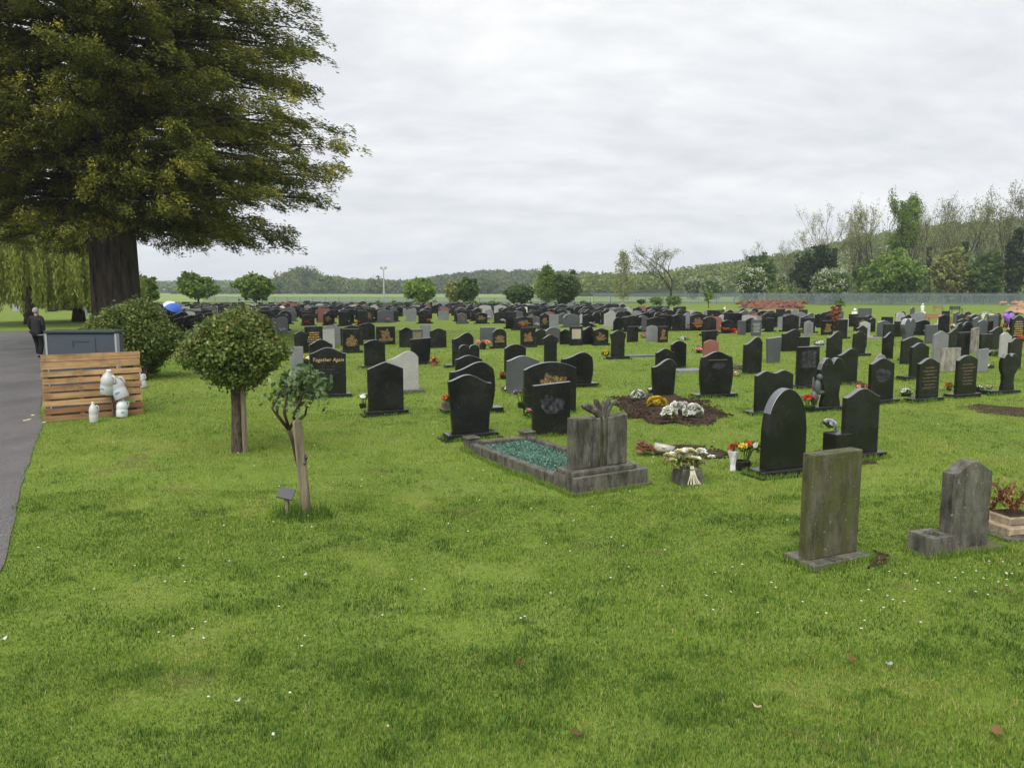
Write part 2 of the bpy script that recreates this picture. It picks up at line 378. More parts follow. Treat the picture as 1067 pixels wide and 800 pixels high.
# ------------------------------------------------------------------ hills: ridges given as (picture column, top row) at a distance
def ridge_fn(pts, Y, canopy):
    xs_ = [PX(p, 300, Y).x for p, t in pts]; zs = [max(.5, PX(p, t, Y).z-canopy) for p, t in pts]
    return lambda x: np.interp(x, xs_, zs)
RIDGES = []
def hill(name, pts, Yc, Yf, canopy, m, label):
    """slope rising from depth Yf (foot) to Yc (crest) then falling behind"""
    rf = ridge_fn(pts, Yc, canopy)
    x0 = PX(pts[0][0], 300, Yc).x; x1 = PX(pts[-1][0], 300, Yc).x
    def fz(x, y):
        k = (x)*Yc/np.maximum(y, 1)                     # same bearing on the crest line
        t = np.clip((y-Yf)/(Yc-Yf), 0, 1); u = np.clip((y-Yc)/(Yc*.6), 0, 1)
        return np.where(y <= Yc, rf(k)*(t*t*(3-2*t))**.8, rf(k)*(1-u**2))-.6*(y < Yf+1)
    sheet(name, np.linspace(min(x0*1.6, x0), x1*1.6, 110), np.concatenate([np.linspace(Yf, Yc, 26), np.linspace(Yc*1.02, Yc*1.6, 10)]), fz, m, label)
    RIDGES.append((fz, x0, x1, Yf, Yc)); return fz
M['wooded'] = mat('woodland_floor', (.05, .07, .025), .95, .1)
hR = hill('hill', [(560, 302), (640, 292), (690, 283), (760, 274), (830, 262), (880, 250), (930, 240), (990, 232), (1067, 226), (1200, 222), (1400, 230)], 400, 250, 8, M['wooded'], 'wooded hillside rising behind the right-hand fence')
hM = hill('hill', [(380, 303), (420, 294), (455, 288), (500, 282), (560, 281), (610, 284), (660, 286), (720, 283), (800, 284), (860, 290)], 640, 500, 9, M['wooded'], 'low wooded hill on the horizon at the middle')
hL = hill('hill', [(-400, 290), (-100, 288), (100, 292), (160, 294), (230, 293), (300, 291), (345, 290), (420, 293), (480, 296)], 900, 640, 9, M['wooded'], 'distant low ridge on the horizon at the left')
# ------------------------------------------------------------------ foliage helpers
def unit(a): return a/np.maximum(np.linalg.norm(a, axis=-1, keepdims=True), 1e-9)
def leaves(C_, size, asp=.5, D=None, rg=rng, flat=0.0):
    """rhombic leaves at centres C_; D = preferred long direction"""
    n = len(C_); size = np.broadcast_to(size, (n,))[:, None]
    d = unit(rg.normal(size=(n, 3))) if D is None else unit(D+rg.normal(size=(n, 3))*.35)
    nn = rg.normal(size=(n, 3)); nn[:, 2] += flat*2; w_ = unit(np.cross(d, nn))
    V = np.stack([C_-d*size*.5, C_+w_*size*asp*.5, C_+d*size*.5, C_-w_*size*asp*.5], 1).reshape(-1, 3)
    Fc = np.arange(n*4).reshape(n, 4)
    return V, Fc
def cloud_mesh(name, C_, size, m, tint, asp=.5, D=None, flat=0.0, rg=rng):
    V, Fc = leaves(C_, size, asp, D, rg, flat)
    return np_mesh(name, V, [Fc], m, attr=np.repeat(np.clip(tint, 0, 1), 4))
def clumps(blobs, K, m_, s, rg, shell=.75, zs=1.0):
    """blobs: (x,y,z,r[,rz]); K clumps per unit of r^2; m_ leaves each; s clump spread -> centres, tints"""
    C_ = []; T = []
    for b in blobs:
        x, y, z, r = b[:4]; rz = b[4] if len(b) > 4 else r*zs
        k = max(3, int(K*r*r))
        d = unit(rg.normal(size=(k, 3))); rad = (shell+(1-shell)*rg.random((k, 1)))*np.where(rg.random((k, 1)) < .25, rg.random((k, 1)), 1)
        rad = rad*(1+.16*rg.normal(size=(k, 1)))
        cc_ = np.array([x, y, z])+d*rad*np.array([r, r, rz])
        p = cc_[:, None, :]+rg.normal(size=(k, m_, 3))*s*np.array([1, 1, .7])
        C_.append(p.reshape(-1, 3)); T.append(np.repeat(rg.random(k), m_)*.7+rg.random(k*m_)*.3)
    return np.concatenate(C_), np.concatenate(T)
def branch_tree(rd, height, r0, levels=4, spread=.5, upright=.6, split=(2, 3), first=.35, nseg=3, trop=.06):
    """tapered limbs; returns MB and tips"""
    mb = MB(); tips = []
    def grow(p, d, ln, r, lv):
        pts = [p.copy()]; rs = [r]
        for i in range(nseg):
            d = (d+Vector((rd.gauss(0, .11), rd.gauss(0, .11), rd.gauss(0, .06)+trop))).normalized()
            p = p+d*(ln/nseg); pts.append(p.copy()); rs.append(r*(1-.38*(i+1)/nseg))
        mb.tube(pts, rs, 8 if lv == 0 else (5 if lv == 1 else 3), cap=False)
        if lv >= levels:
            tips.extend(pts[1:]); return
        if lv >= levels-1: tips.extend(pts[1:])
        k = rd.randint(*split)+(1 if lv == 0 else 0)
        for i in range(k):
            t = rd.uniform(.45, 1) if i else 1
            q = pts[0].lerp(pts[-1], t) if i else p
            j = min(nseg, max(1, int(t*nseg))); q = pts[j]
            a = rd.uniform(0, 2*math.pi); sd_ = rd.uniform(.5, 1)*spread if i else spread*.35
            nd = (d*upright+Vector((math.cos(a), math.sin(a), rd.uniform(-.1, .5)))*sd_).normalized()
            grow(q, nd, ln*rd.uniform(.6, .82)*(1 if lv else (1-first)/max(first, .3)*.55), r*rd.uniform(.5, .65) if i else r*.62, lv+1)
    grow(Vector((0, 0, -.1)), Vector((0, 0, 1)), height*first, r0, 0)
    zmax = max(v[2] for v in mb.v); k = height/zmax
    mb.v = [(a*k, b*k, c*k) for a, b, c in mb.v]; tips = [t*k for t in tips]
    return mb, np.array([tuple(t) for t in tips])
def put(proto, loc, rz, sc, label, group=None, first=False):
    o = proto if first else copy_tree(proto)
    o.location = loc; o.rotation_euler = (0, 0, rz); o.scale = (sc if hasattr(sc, '__len__') else (sc, sc, sc)); o['label'] = label
    if group: o['group'] = group
    return o
# ------------------------------------------------------------------ big conifer
rgT = np.random.default_rng(11); rdT = random.Random(5)
big = empty('conifer_tree', G(121, 360), 0, 'huge dark conifer with layered boughs and thick fused trunk beside the path', 'tree')
BR = math.hypot(big.location.x, big.location.y)
mb = MB()
for (ox, oy, r_, dz) in ((-.36, .05, .5, 0), (.34, -.05, .72, 0)):
    pts = [(ox*1.35, oy, -.3), (ox*1.1, oy, .5), (ox, oy, 1.6), (ox*.95, oy, 4), (ox*.8, oy, 8), (ox*.6, oy, 14), (ox*.3, oy, 20), (ox*.1, oy, 23)]
    rr = [r_*1.25, r_*1.06, r_*1.0, r_*.95, r_*.75, r_*.5, r_*.2, .04]
    n = 22; vs = []; fs = []
    for i, (p, q) in enumerate(zip(pts, rr)):
        for j in range(n):
            t = 2*math.pi*j/n; rad = q*(1+.07*math.sin(5*t+i*.3+ox)+.05*math.sin(9*t+1+i*.15)); vs.append((p[0]+rad*math.cos(t), p[1]+rad*math.sin(t), p[2]))
    for i in range(len(pts)-1):
        for j in range(n): fs.append((i*n+j, i*n+(j+1) % n, (i+1)*n+(j+1) % n, (i+1)*n+j))
    mb.add(vs, fs)
mb.build('trunk', M['barkbig'], big, True)
prof_z = np.array([3.9, 4.8, 6.1, 7.9, 10, 12.3, 13.9, 17, 20, 22.5, 24]); prof_r = np.array([4.6, 6.6, 8.3, 9.3, 8.7, 8.4, 7.9, 6.2, 4, 1.8, .3])
lim = MB(); CC = []; DD = []; TT = []; SS = []
nl = 430
for i in range(nl):
    z = 5.0+(23.2-5.0)*(i/nl)**1.15; az = i*2.39996+rdT.uniform(-.3, .3)
    Rr = float(np.interp(z, prof_z, prof_r))*rdT.uniform(.84, 1.05)
    rise = rdT.uniform(.0, .14) if z > 6 else rdT.uniform(-.06, .06)
    d0 = np.array([math.cos(az), math.sin(az), 0.]); side = np.array([-d0[1], d0[0], 0.])
    def P_(t): return d0*Rr*t+np.array([0, 0, z-.3+Rr*(rise*t-.13*t*t+.06*t**4)])
    z0 = z
    lim.tube([tuple(P_(t)) for t in (0.02, .3, .6, .9)], [.13, .09, .05, .015], 5, cap=False)
    ns = int(5+Rr*3.4); npd = max(2, int(Rr*.62)); pads = [(.25+.75*(q+rdT.uniform(.2, .9))/npd, rdT.uniform(-1, 1), rdT.random(), rdT.uniform(-.2, .25)) for q in range(npd)]
    vis = 1.0
    for k in range(ns):
        pd_ = pads[k % npd]; t = min(1.02, pd_[0]+rdT.gauss(0, .34)/Rr)
        lat = pd_[1]*(1.15-t*.75)*Rr*.2+rdT.gauss(0, .32); up_ = rdT.gauss(0, .13)
        c0 = P_(t)+side*lat+np.array([0, 0, up_+pd_[3]-abs(lat)*.1])
        out = unit(d0*1.0+side*lat*.45/(.3+Rr*.1)+np.array([0, 0, -.12]))
        ln = rdT.uniform(.7, 1.2)*(1.05-.3*t); wd = ln*.5
        m_ = int(84*ln)
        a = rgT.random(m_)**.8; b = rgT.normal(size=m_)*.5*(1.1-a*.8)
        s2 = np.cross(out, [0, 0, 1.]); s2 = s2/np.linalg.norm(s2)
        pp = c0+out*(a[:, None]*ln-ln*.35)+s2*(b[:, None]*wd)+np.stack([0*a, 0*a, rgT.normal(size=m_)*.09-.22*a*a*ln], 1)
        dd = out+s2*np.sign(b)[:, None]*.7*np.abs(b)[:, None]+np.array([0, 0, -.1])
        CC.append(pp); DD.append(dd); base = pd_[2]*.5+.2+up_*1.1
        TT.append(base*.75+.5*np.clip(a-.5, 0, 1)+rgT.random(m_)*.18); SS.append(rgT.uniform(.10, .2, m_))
lim.build('limb', M['bark'], big)
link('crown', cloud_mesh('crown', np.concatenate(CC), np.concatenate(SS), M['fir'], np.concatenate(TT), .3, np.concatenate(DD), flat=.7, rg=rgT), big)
# ------------------------------------------------------------------ willows
def willow(base, Rc, top, low, label, seed, crownoff=(0, 0)):
    rg = np.random.default_rng(seed); rd = random.Random(seed)
    t = empty('willow_tree', base, 0, label, 'tree', 'willow trees at the left')
    tr = MB(); tr.tube([(0, 0, -.2), (.05, 0, 1), (-.05, .1, 2.4), (.1, 0, 3.6)], [.5, .36, .32, .22], 10)
    for k in range(7):
        a = k*.9; tr.tube([(0, 0, 2.3), (math.cos(a)*Rc*.35, math.sin(a)*Rc*.35, top*.62), (math.cos(a)*Rc*.7, math.sin(a)*Rc*.7, top*.78)], [.2, .12, .05], 5)
    tr.build('trunk', M['bark'], t, True)
    C_ = []; D_ = []; T_ = []
    ns = 750
    for k in range(ns):
        a = rd.uniform(0, 2*math.pi); q = math.sqrt(rd.random()); r_ = Rc*q*(1+.12*math.sin(3*a+seed))
        zt = top*math.sqrt(max(0, 1-(q*.85)**2))*rd.uniform(.86, 1.0)
        zb = max(low*rd.uniform(.6, 1.9), 1.0) if q > .45 else zt*.6
        if zb > zt-.6: zb = zt-.6
        n_ = int((zt-zb)*15); s_ = np.linspace(0, 1, n_)
        x = crownoff[0]+r_*math.cos(a)+rd.uniform(-.2, .2)*s_; y = crownoff[1]+r_*math.sin(a)+rd.uniform(-.2, .2)*s_
        p = np.stack([x, y, zt+(zb-zt)*s_], 1)+rg.normal(size=(n_, 3))*.06
        C_.append(p); D_.append(np.tile([0, 0, -1.], (n_, 1))); T_.append(np.full(n_, rd.random()*.75)+rg.random(n_)*.25)
    link('crown', cloud_mesh('crown', np.concatenate(C_), .34, M['willow'], np.concatenate(T_), .26, np.concatenate(D_), rg=rg), t)
willow(G(33, 338), 6.8, 7.4, 1.35, 'tall pale weeping willow whose trunk stands behind the person in black', 3)
willow(G(82, 335), 4.4, 5.6, 1.5, 'lower weeping willow just left of the huge conifer trunk', 4, (.2, 0))
# ------------------------------------------------------------------ broadleaf trees
def broadleaf(name, label, loc, h, r, leafm, seed, cat='tree', trunk_h=.25, trunk_r=.16, leaf=.28, K=22, m_=26, zs=1.0, group=None, blobs=None, bark='bark', parent=None, sparse=1.0, spreadk=.2):
    rg = np.random.default_rng(seed); rd = random.Random(seed)
    t = empty(name, loc, rd.uniform(0, 6), label, cat, group)
    tz = h*trunk_h; cz_ = (h+tz*.8)/2; rz = (h-tz*.8)/2
    tr = MB(); tr.tube([(0, 0, -.2), (.02*h/5, 0, tz*.5), (0, .03*h/5, tz), (0, 0, cz_), (0, 0, h*.85)], [trunk_r*1.3, trunk_r, trunk_r*.9, trunk_r*.5, trunk_r*.12], 8)
    for k in range(6):
        a = k*1.1+rd.random(); zz_ = tz+(cz_-tz)*rd.random()
        tr.tube([(0, 0, zz_), (math.cos(a)*r*.4, math.sin(a)*r*.4, zz_+rz*.4), (math.cos(a)*r*.75, math.sin(a)*r*.75, zz_+rz*.7)], [trunk_r*.5, trunk_r*.28, trunk_r*.08], 5)
    tr.build('trunk', M[bark], t, True)
    bl = blobs or [(0, 0, cz_, r*.8, rz*.92)]+[(math.cos(a)*r*.42, math.sin(a)*r*.42, cz_+rz*rd.uniform(-.35, .35), r*rd.uniform(.42, .6), rz*rd.uniform(.35, .5)) for a in np.arange(0, 6.2, 1.05)]
    C_, T_ = clumps(bl, K/ max(r*r/4, .5)*sparse, m_, spreadk*r*.5, rg)
    link('crown', cloud_mesh('crown', C_, leaf*rg.uniform(.7, 1.3, len(C_)), M[leafm], T_, .62, rg=rg), t)
    return t
def at(px, Y): v = PX(px, 300, Y); return Vector((v.x, v.y, float(gz(v.x, v.y))))
def hgt(px, py, Y): return PX(px, py, Y).z
# (picture column, distance, top row, half width px, material, seed, name, label, trunk fraction, vertical)
TREES = [
 (206, 92, 285, 18, 'leafB', 21, 'young_tree', 'round-headed green tree standing left of the pair beyond the far headstones', .36),
 (266, 92, 287, 18, 'leafB', 22, 'young_tree', 'round-headed green tree standing right of the pair beyond the far headstones', .36),
 (152, 70, 284, 12, 'leafB', 23, 'young_tree', 'yellow-green tree partly hidden behind the right edge of the huge conifer trunk', .2),
 (438, 118, 290, 16, 'leafB', 24, 'tree', 'broad light green tree standing just right of the floodlight mast', .12),
 (474, 112, 292, 10, 'olive', 25, 'tree', 'small yellowish tree touching the dark round tree beyond the clipped hedge', .2),
 (488, 110, 290, 11, 'leafA', 26, 'tree', 'dark green round tree beyond the clipped hedge, right of the yellowish one', .2),
 (541, 116, 297, 14, 'leafA', 27, 'bushy_tree', 'low bushy green tree left of the tall narrow poplar', .08),
 (588, 114, 285, 17, 'leafA', 29, 'bushy_tree', 'dense green tree touching the right side of the narrow poplar', .06),
 (648, 0, 0, 0, None, 0, None, None, 0),
 (930, 122, 262, 30, 'leafB', 30, 'bushy_tree', 'wide bright green tree against the fence in front of the bare trees', .15),
 (848, 128, 252, 21, 'leafD', 31, 'evergreen_tree', 'dense dark evergreen tree behind the fence among bare trees', .08),
 (1056, 125, 232, 9, 'leafD', 32, 'ivy_covered_tree', 'dark ivy-clad trunk and crown at the right end of the fence', .05),
 (790, 140, 262, 17, 'leafA', 33, 'bushy_tree', 'green bushy tree at the start of the bare trees, left of the evergreen', .1),
 (905, 150, 268, 16, 'leafA', 34, 'bushy_tree', 'mid green bushy tree low behind the fence, right of the evergreen', .1),
 (990, 130, 258, 20, 'olive', 35, 'bushy_tree', 'olive green spreading tree low behind the fence near the benches', .1),
 (1025, 128, 262, 18, 'leafA', 36, 'bushy_tree', 'green thicket tree behind the fence left of the ivy-clad trunk', .1),
]
for (px, Y, ty, hw, lm, sd_, nm, lab, tf) in TREES:
    if lm is None: continue
    h = hgt(px, ty, Y); r = hw*Y/F
    far = Y > 60
    broadleaf(nm, lab, at(px, Y), h, r, lm, sd_, trunk_h=tf, trunk_r=.05+h*.02, leaf=.3+Y*.0016, K=46, m_=30)
# poplar and silver birch with see-through crowns
def slim(name, label, px, Y, ty, hw, lm, bark, seed, m_=16, first=.5):
    rd = random.Random(seed); rg = np.random.default_rng(seed); h = hgt(px, ty, Y)
    t = empty(name, at(px, Y), 0, label, 'tree')
    mb, tips = branch_tree(rd, h, .1+h*.012, 3, .3, 1.0, (3, 4), first)
    tp = [(0, 0, -.1), (0, .05, h*.4), (.05, 0, h*.7), (0, 0, h)]; mb.tube(tp, [.16, .1, .06, .02], 6)
    mb.build('trunk', M[bark], t)
    zs = rg.uniform(.16, 1, 420)*h; rr = hw*Y/F*np.sin(np.clip((zs/h-.12)/.88, 0, 1)**.7*math.pi)**.7*rg.random(420)**.5; aa = rg.uniform(0, 6.28, 420)
    c_ = np.stack([rr*np.cos(aa), rr*np.sin(aa), zs], 1); C_ = (c_[:, None]+rg.normal(size=(420, m_, 3))*.25).reshape(-1, 3)
    link('crown', cloud_mesh('crown', C_, .26, M[lm], np.repeat(rg.random(420), m_), .6, rg=rg), t)
slim('poplar_tree', 'narrow pointed light green poplar rising above the hedge and headstones', 570, 113, 279, 11, 'leafB', 'birch', 41, 22)
slim('birch_tree', 'slender thin-leaved silver birch standing alone beyond the headstones', 649, 105, 263, 10, 'olive', 'birch', 42, 4)
# ------------------------------------------------------------------ bare spring trees: four shapes, copied
protos = []
for k in range(5):
    rd = random.Random(60+k); rg = np.random.default_rng(60+k)
    t = empty('bare_tree', (0, 0, 0), 0, 'x', 'tree')
    mb, tips = branch_tree(rd, 10, .13, 6, .7, .75, (2, 3), .34, nseg=3, trop=.04)
    link('trunk', mb.mesh('trunk', M['barkgrey']), t)
    sel = tips[rg.integers(0, len(tips), 1500 if k < 3 else 2300)]+rg.normal(size=(1500 if k < 3 else 2300, 3))*.14
    link('crown', cloud_mesh('crown', sel, .13, M['olive'], rg.random(len(sel)), .7, rg=rg), t)
    # ivy up the trunk
    if k in (1, 3):
        n = 2600; z = rg.uniform(.1, 5.2, n); a = rg.uniform(0, 6.28, n); rr = .2+.26*rg.random(n)*(1-z/7)
        link('ivy', cloud_mesh('ivy', np.stack([rr*np.cos(a), rr*np.sin(a), z], 1), .16, M['leafD'], rg.random(n), .8, rg=rg), t)
    protos.append(t)
BARE = [(697, 112, 252, 4, 'spreading sparse tree standing alone on the meadow right of the birch', 1.7),
 (800, 150, 250, 0, 'thin bare tree with a forked top at the left of the tree belt', 1), (824, 152, 248, 3, 'leafy-trunked thin tree between the belt start and the evergreen', .8),
 (868, 140, 206, 1, 'tall bare ivy-trunked tree just right of the dark evergreen', .8), (886, 150, 214, 0, 'slim bare tree next to the tall ivy-trunked one', .7),
 (902, 145, 204, 4, 'tall bare tree left of the big leafy green tree', .75), (916, 155, 209, 2, 'bare tree partly behind the big leafy green tree', .8),
 (966, 140, 203, 3, 'tall thin tree just right of the big leafy green tree', .7), (982, 150, 207, 0, 'slim bare tree above the benches on the far lawn', .7),
 (1003, 138, 192, 1, 'very tall ivy-trunked tree over the far red bench', .8), (1022, 146, 200, 4, 'tall twiggy tree third from the right end of the belt', .75),
 (1036, 150, 212, 2, 'shorter twiggy tree near the right end of the belt', .7), (1058, 136, 176, 3, 'tallest airy tree at the right end of the belt', .9),
 (1085, 140, 185, 1, 'tall tree beyond the right end of the belt', .8), (1120, 145, 195, 0, 'outermost bare tree of the belt at the far right', .8),
 (856, 148, 222, 0, 'thin bare tree right behind the dark evergreen', .6), (894, 160, 210, 3, 'fine-twigged tree between the two tall bare trees', .55), (930, 150, 208, 2, 'thin tree half hidden by the big leafy green tree', .6), (955, 158, 206, 0, 'faint twiggy tree between the leafy tree and the thin tall one', .6), (994, 152, 196, 3, 'twiggy tree over the second far bench', .6), (1046, 146, 190, 0, 'slim airy tree left of the tallest airy tree', .6), (778, 160, 262, 2, 'short twiggy tree at the very start of the belt', .8), (842, 158, 236, 2, 'bare tree peeping above the dark evergreen', .8)]
used = set()
rd = random.Random(9)
for px, Y, ty, k, lab, wx in BARE:
    h = hgt(px, ty, Y); s_ = h/10
    put(protos[k], at(px, Y), rd.uniform(0, 6.28), (s_*wx, s_*wx, s_), lab, 'bare spring trees along the right-hand fence', k not in used); used.add(k)
# the big leafy one, built open
t = empty('tall_leafy_tree', at(943, 132), 0, 'tall leafy green tree with open crown rising above the bare trees', 'tree')
h = hgt(943, 196, 132); rg = np.random.default_rng(77); mb, tips = branch_tree(random.Random(77), h, .3, 5, .42, .95, (2, 3), .3)
mb.build('trunk', M['barkgrey'], t)
tips = tips[(tips[:, 2] > h*.2)]; tips[:, :2] *= 3.6/max(3.6, np.percentile(np.abs(tips[:, :2]), 90))
sel = tips[rg.integers(0, len(tips), 420)]; C_ = (sel[:, None]+rg.normal(size=(420, 34, 3))*.34).reshape(-1, 3)
link('crown', cloud_mesh('crown', C_, .3, M['leafB'], np.repeat(rg.random(420), 34), .65, rg=rg), t)
# undergrowth along the tree belt
rg = np.random.default_rng(66); n = 620; px_ = rg.uniform(775, 1300, n); Yu = rg.uniform(128, 175, n); rr = rg.uniform(1.1, 2.6, n); xu = (px_-533.5)/F*Yu
C_ = np.stack([xu, Yu, rr*.7], 1)[:, None]+unit(rg.normal(size=(n, 46, 3)))*rr[:, None, None]*(.75+.3*rg.random((n, 46, 1)))
tag(link('undergrowth', cloud_mesh('undergrowth', C_.reshape(-1, 3), .42, M['woods'], np.repeat(rg.random(n)*.7, 46)+.3*rg.random(n*46), .7, rg=rg)), 'tangled green undergrowth at the foot of the tree belt', 'undergrowth', kind='stuff')
# hawthorns in blossom
def hawthorn(px, Y, ty, hw, seed, lab, frac=.45):
    t = broadleaf('hawthorn_tree', lab, at(px, Y), hgt(px, ty, Y), hw*Y/F, 'leafA', seed, trunk_h=.06, trunk_r=.12, leaf=.34, K=40, m_=26, group='hawthorns in blossom')
    rg = np.random.default_rng(seed+1); h = hgt(px, ty, Y); r = hw*Y/F
    n = int(130*frac*1.3); d = unit(rg.normal(size=(n, 3))); c_ = np.array([0, 0, h*.52])+d*np.array([r, r, h*.5])*.95; c_ = c_[c_[:, 2] > .3]
    C_ = (c_[:, None]+rg.normal(size=(len(c_), 14, 3))*.22).reshape(-1, 3)
    link('blossom', cloud_mesh('blossom', C_, .22, M['blossom'], rg.random(len(C_)), .9, rg=rg), t)
hawthorn(866, 121, 280, 19, 51, 'white-blossomed hawthorn leaning over the fence right of the evergreen', .9)
hawthorn(783, 124, 278, 15, 52, 'white-blossomed hawthorn by the fence above the red earth heap', .7)
hawthorn(742, 175, 288, 13, 53, 'pale blossomed hawthorn on the meadow, nearer the birch', .6)
hawthorn(722, 180, 290, 9, 54, 'smallest blossomed hawthorn on the meadow', .6)
hawthorn(815, 160, 286, 10, 55, 'blossomed hawthorn low between the belt start and the evergreen', .4)
# distinct trees of the wood left of the middle
WL = [(283, 292, 12), (298, 284, 15), (317, 277, 19), (338, 286, 13), (352, 287, 12), (372, 292, 13), (392, 290, 12), (410, 294, 9), (455, 292, 12), (505, 291, 14), (520, 293, 11)]
cols = ['leafA', 'woods', 'leafA', 'leafB', 'olive', 'leafB', 'woods', 'leafA', 'woods', 'leafA', 'woods']
names = ['first', 'second', 'third and tallest', 'fourth', 'fifth', 'sixth', 'seventh', 'eighth', 'ninth', 'tenth', 'last']
for i, (px, ty, hw) in enumerate(WL):
    Y = 480+30*(i % 3); broadleaf('field_tree', 'rounded tree of the wood across the meadow, %s from the left' % names[i], at(px, Y), hgt(px, ty, Y), hw*Y/F, cols[i], 200+i, trunk_h=.05, trunk_r=.3, leaf=1.5, K=40, m_=20, group='trees of the wood across the meadow', spreadk=.22)
# low shrubs on the far lawn
SH = [(692, 60, 312, 7, 'leafB'), (712, 62, 310, 8, 'leafB'), (668, 66, 312, 5, 'leafA'), (745, 66, 312, 6, 'leafA')]
SH = [(668, 318, 311, 5, 'leafA', 'small dark shrub left of the two pale green shrubs on the far lawn'), (684, 319, 309, 7, 'leafB', 'pale green shrub, left of a close pair on the far lawn'),
      (702, 319, 308, 9, 'leafB', 'larger pale green shrub, right of a close pair on the far lawn'), (738, 321, 300, 6, 'leafB', 'loose green sapling standing left of the red earth heap'),
      (551, 322, 313, 4, 'leafA', 'tiny round clipped tree beyond the headstones under the poplar'), (607, 322, 313, 5, 'leafA', 'tiny bushy tree beyond the headstones right of the poplar'),
      (751, 333, 321, 4, 'leafA', 'tiny round-headed tree on the lawn below the red earth heap'), (797, 332, 322, 5, 'leafA', 'small round bush on the lawn behind the dark headstones, below the heap'),
      (875, 327, 309, 6, 'leafB', 'thin yellow-green sapling behind the reddish bush')]
for i, (px, by, ty, hw, lm, lab) in enumerate(SH):
    g = G(px, by); broadleaf('shrub', lab, g, PX(px, ty, g.y).z, hw*g.y/F, lm, 300+i, 'shrub', trunk_h=.3 if 'tree' in lab or 'sapling' in lab else .05, trunk_r=.05, leaf=.17, K=30, m_=18)
g = G(870, 345); broadleaf('maple_bush', 'reddish orange feathery bush among the headstones on the right', g, PX(870, 318, g.y).z, 8*g.y/F, 'maple', 321, 'shrub', trunk_h=.15, trunk_r=.05, leaf=.13, K=60, m_=26)
# clipped hedge
def hedge(name, p0, p1, h, wd, lm, label, seed, n=7000, leaf=.14, kind=None):
    rg = np.random.default_rng(seed); a = np.array(p0[:2]); b = np.array(p1[:2]); t = rg.random(n)
    d = (b-a)/np.linalg.norm(b-a); nn = np.array([-d[1], d[0]])
    hh = h*(.85+.12*np.sin(t*40+seed)+.1*np.sin(t*97)); q = rg.random(n); side = rg.uniform(-1, 1, n)
    z = hh*np.where(rg.random(n) < .5, 1-.12*rg.random(n), q); s_ = np.where(z > hh*.85, side, np.sign(side)*(.8+.2*rg.random(n)))*wd/2
    c_ = np.stack([a[0]+(b-a)[0]*t+nn[0]*s_, a[1]+(b-a)[1]*t+nn[1]*s_, z], 1)
    return tag(link(name, cloud_mesh(name, c_, leaf, M[lm], .4*rg.random(n)+.6*(.5+.5*np.sin(t*220+3*np.sin(t*31))), .7, rg=rg)), label, 'hedge', None, kind)
hedge('hedge', G(392, 322.5), G(522, 322.5), .95, .9, 'leafB', 'low clipped yellow-green hedge behind the farthest headstones', 8, 9000, .2)
hedge('hedge', G(176, 326), G(240, 324), .8, .9, 'woods', 'dull low hedge under the left round-headed tree', 9, 4000, .2)
# far field hedgerows, one mass each
for i, (xa, xb, Y, h, lm) in enumerate([(-620, 700, 500, 4.5, 'woodsfar'), (-820, 300, 640, 6, 'woodsfar')]):
    rg = np.random.default_rng(90+i); n = 1300; t = rg.random(n)
    x = xa+(xb-xa)*t; r_ = h*(.35+.4*rg.random(n)); x = x[:]; bl = np.stack([x, Y+rg.uniform(-3, 3, n), r_*.8], 1)
    gap = np.sin(x*.031+i)+np.sin(x*.011+2) > -.9; bl = bl[gap]; r_ = r_[gap]
    C_ = (bl[:, None]+unit(rg.normal(size=(len(bl), 30, 3)))*r_[:, None, None]*np.array([1, 1, .8])).reshape(-1, 3)
    tag(link('hedgerow', cloud_mesh('hedgerow', C_, 1.5+.5*i, M[lm], np.repeat(rg.random(len(bl)), 30), .8, rg=rg)), 'hedgerow of merging bushes across the far meadow' if i == 0 else 'second hedgerow deeper across the far meadow', 'hedgerow', kind='stuff')
# forests on the hills
def forest(fz, x0, x1, Yf, Yc, n, r, hgt_, lm, seed, label, per=55, leaf=1.1, cond=None):
    rg = np.random.default_rng(seed)
    y = Yf+(Yc*1.06-Yf)*rg.random(n)**.8; u = rg.uniform(x0, x1, n); x = u*y/Yc
    z = fz(x, y); rr = r*rg.uniform(.7, 1.35, n); hh = hgt_*rg.uniform(.75, 1.2, n)
    d = unit(rg.normal(size=(n, per, 3))); d[:, :, 2] = np.abs(d[:, :, 2])*1.0-.15; q = .8+.3*rg.random((n, per, 1))
    ctr = np.stack([x, y, z+hh*.45], 1)
    C_ = ctr[:, None]+d*q*np.stack([rr, rr, hh*.55], 1)[:, None]
    T_ = np.repeat(rg.random(n)*.75, per)+.25*rg.random(n*per)
    tag(link('forest', cloud_mesh('forest', C_.reshape(-1, 3), leaf*rg.uniform(.7, 1.4, n*per), M[lm], T_, .75, rg=rg)), label, 'woodland', kind='stuff')
forest(RIDGES[0][0], RIDGES[0][1], RIDGES[0][2], 256, 400, 2600, 3.3, 8, 'woods', 101, 'mixed woodland covering the hillside behind the bare trees', 70, .95)
forest(RIDGES[1][0], RIDGES[1][1], RIDGES[1][2], 505, 640, 1500, 4.5, 9, 'woodsfar', 102, 'woodland covering the low middle hill', 50, 1.6)
forest(RIDGES[2][0], RIDGES[2][1], RIDGES[2][2], 650, 900, 2200, 6, 9, 'woodsfar', 103, 'hazy woodland along the left horizon ridge', 36, 2.6)
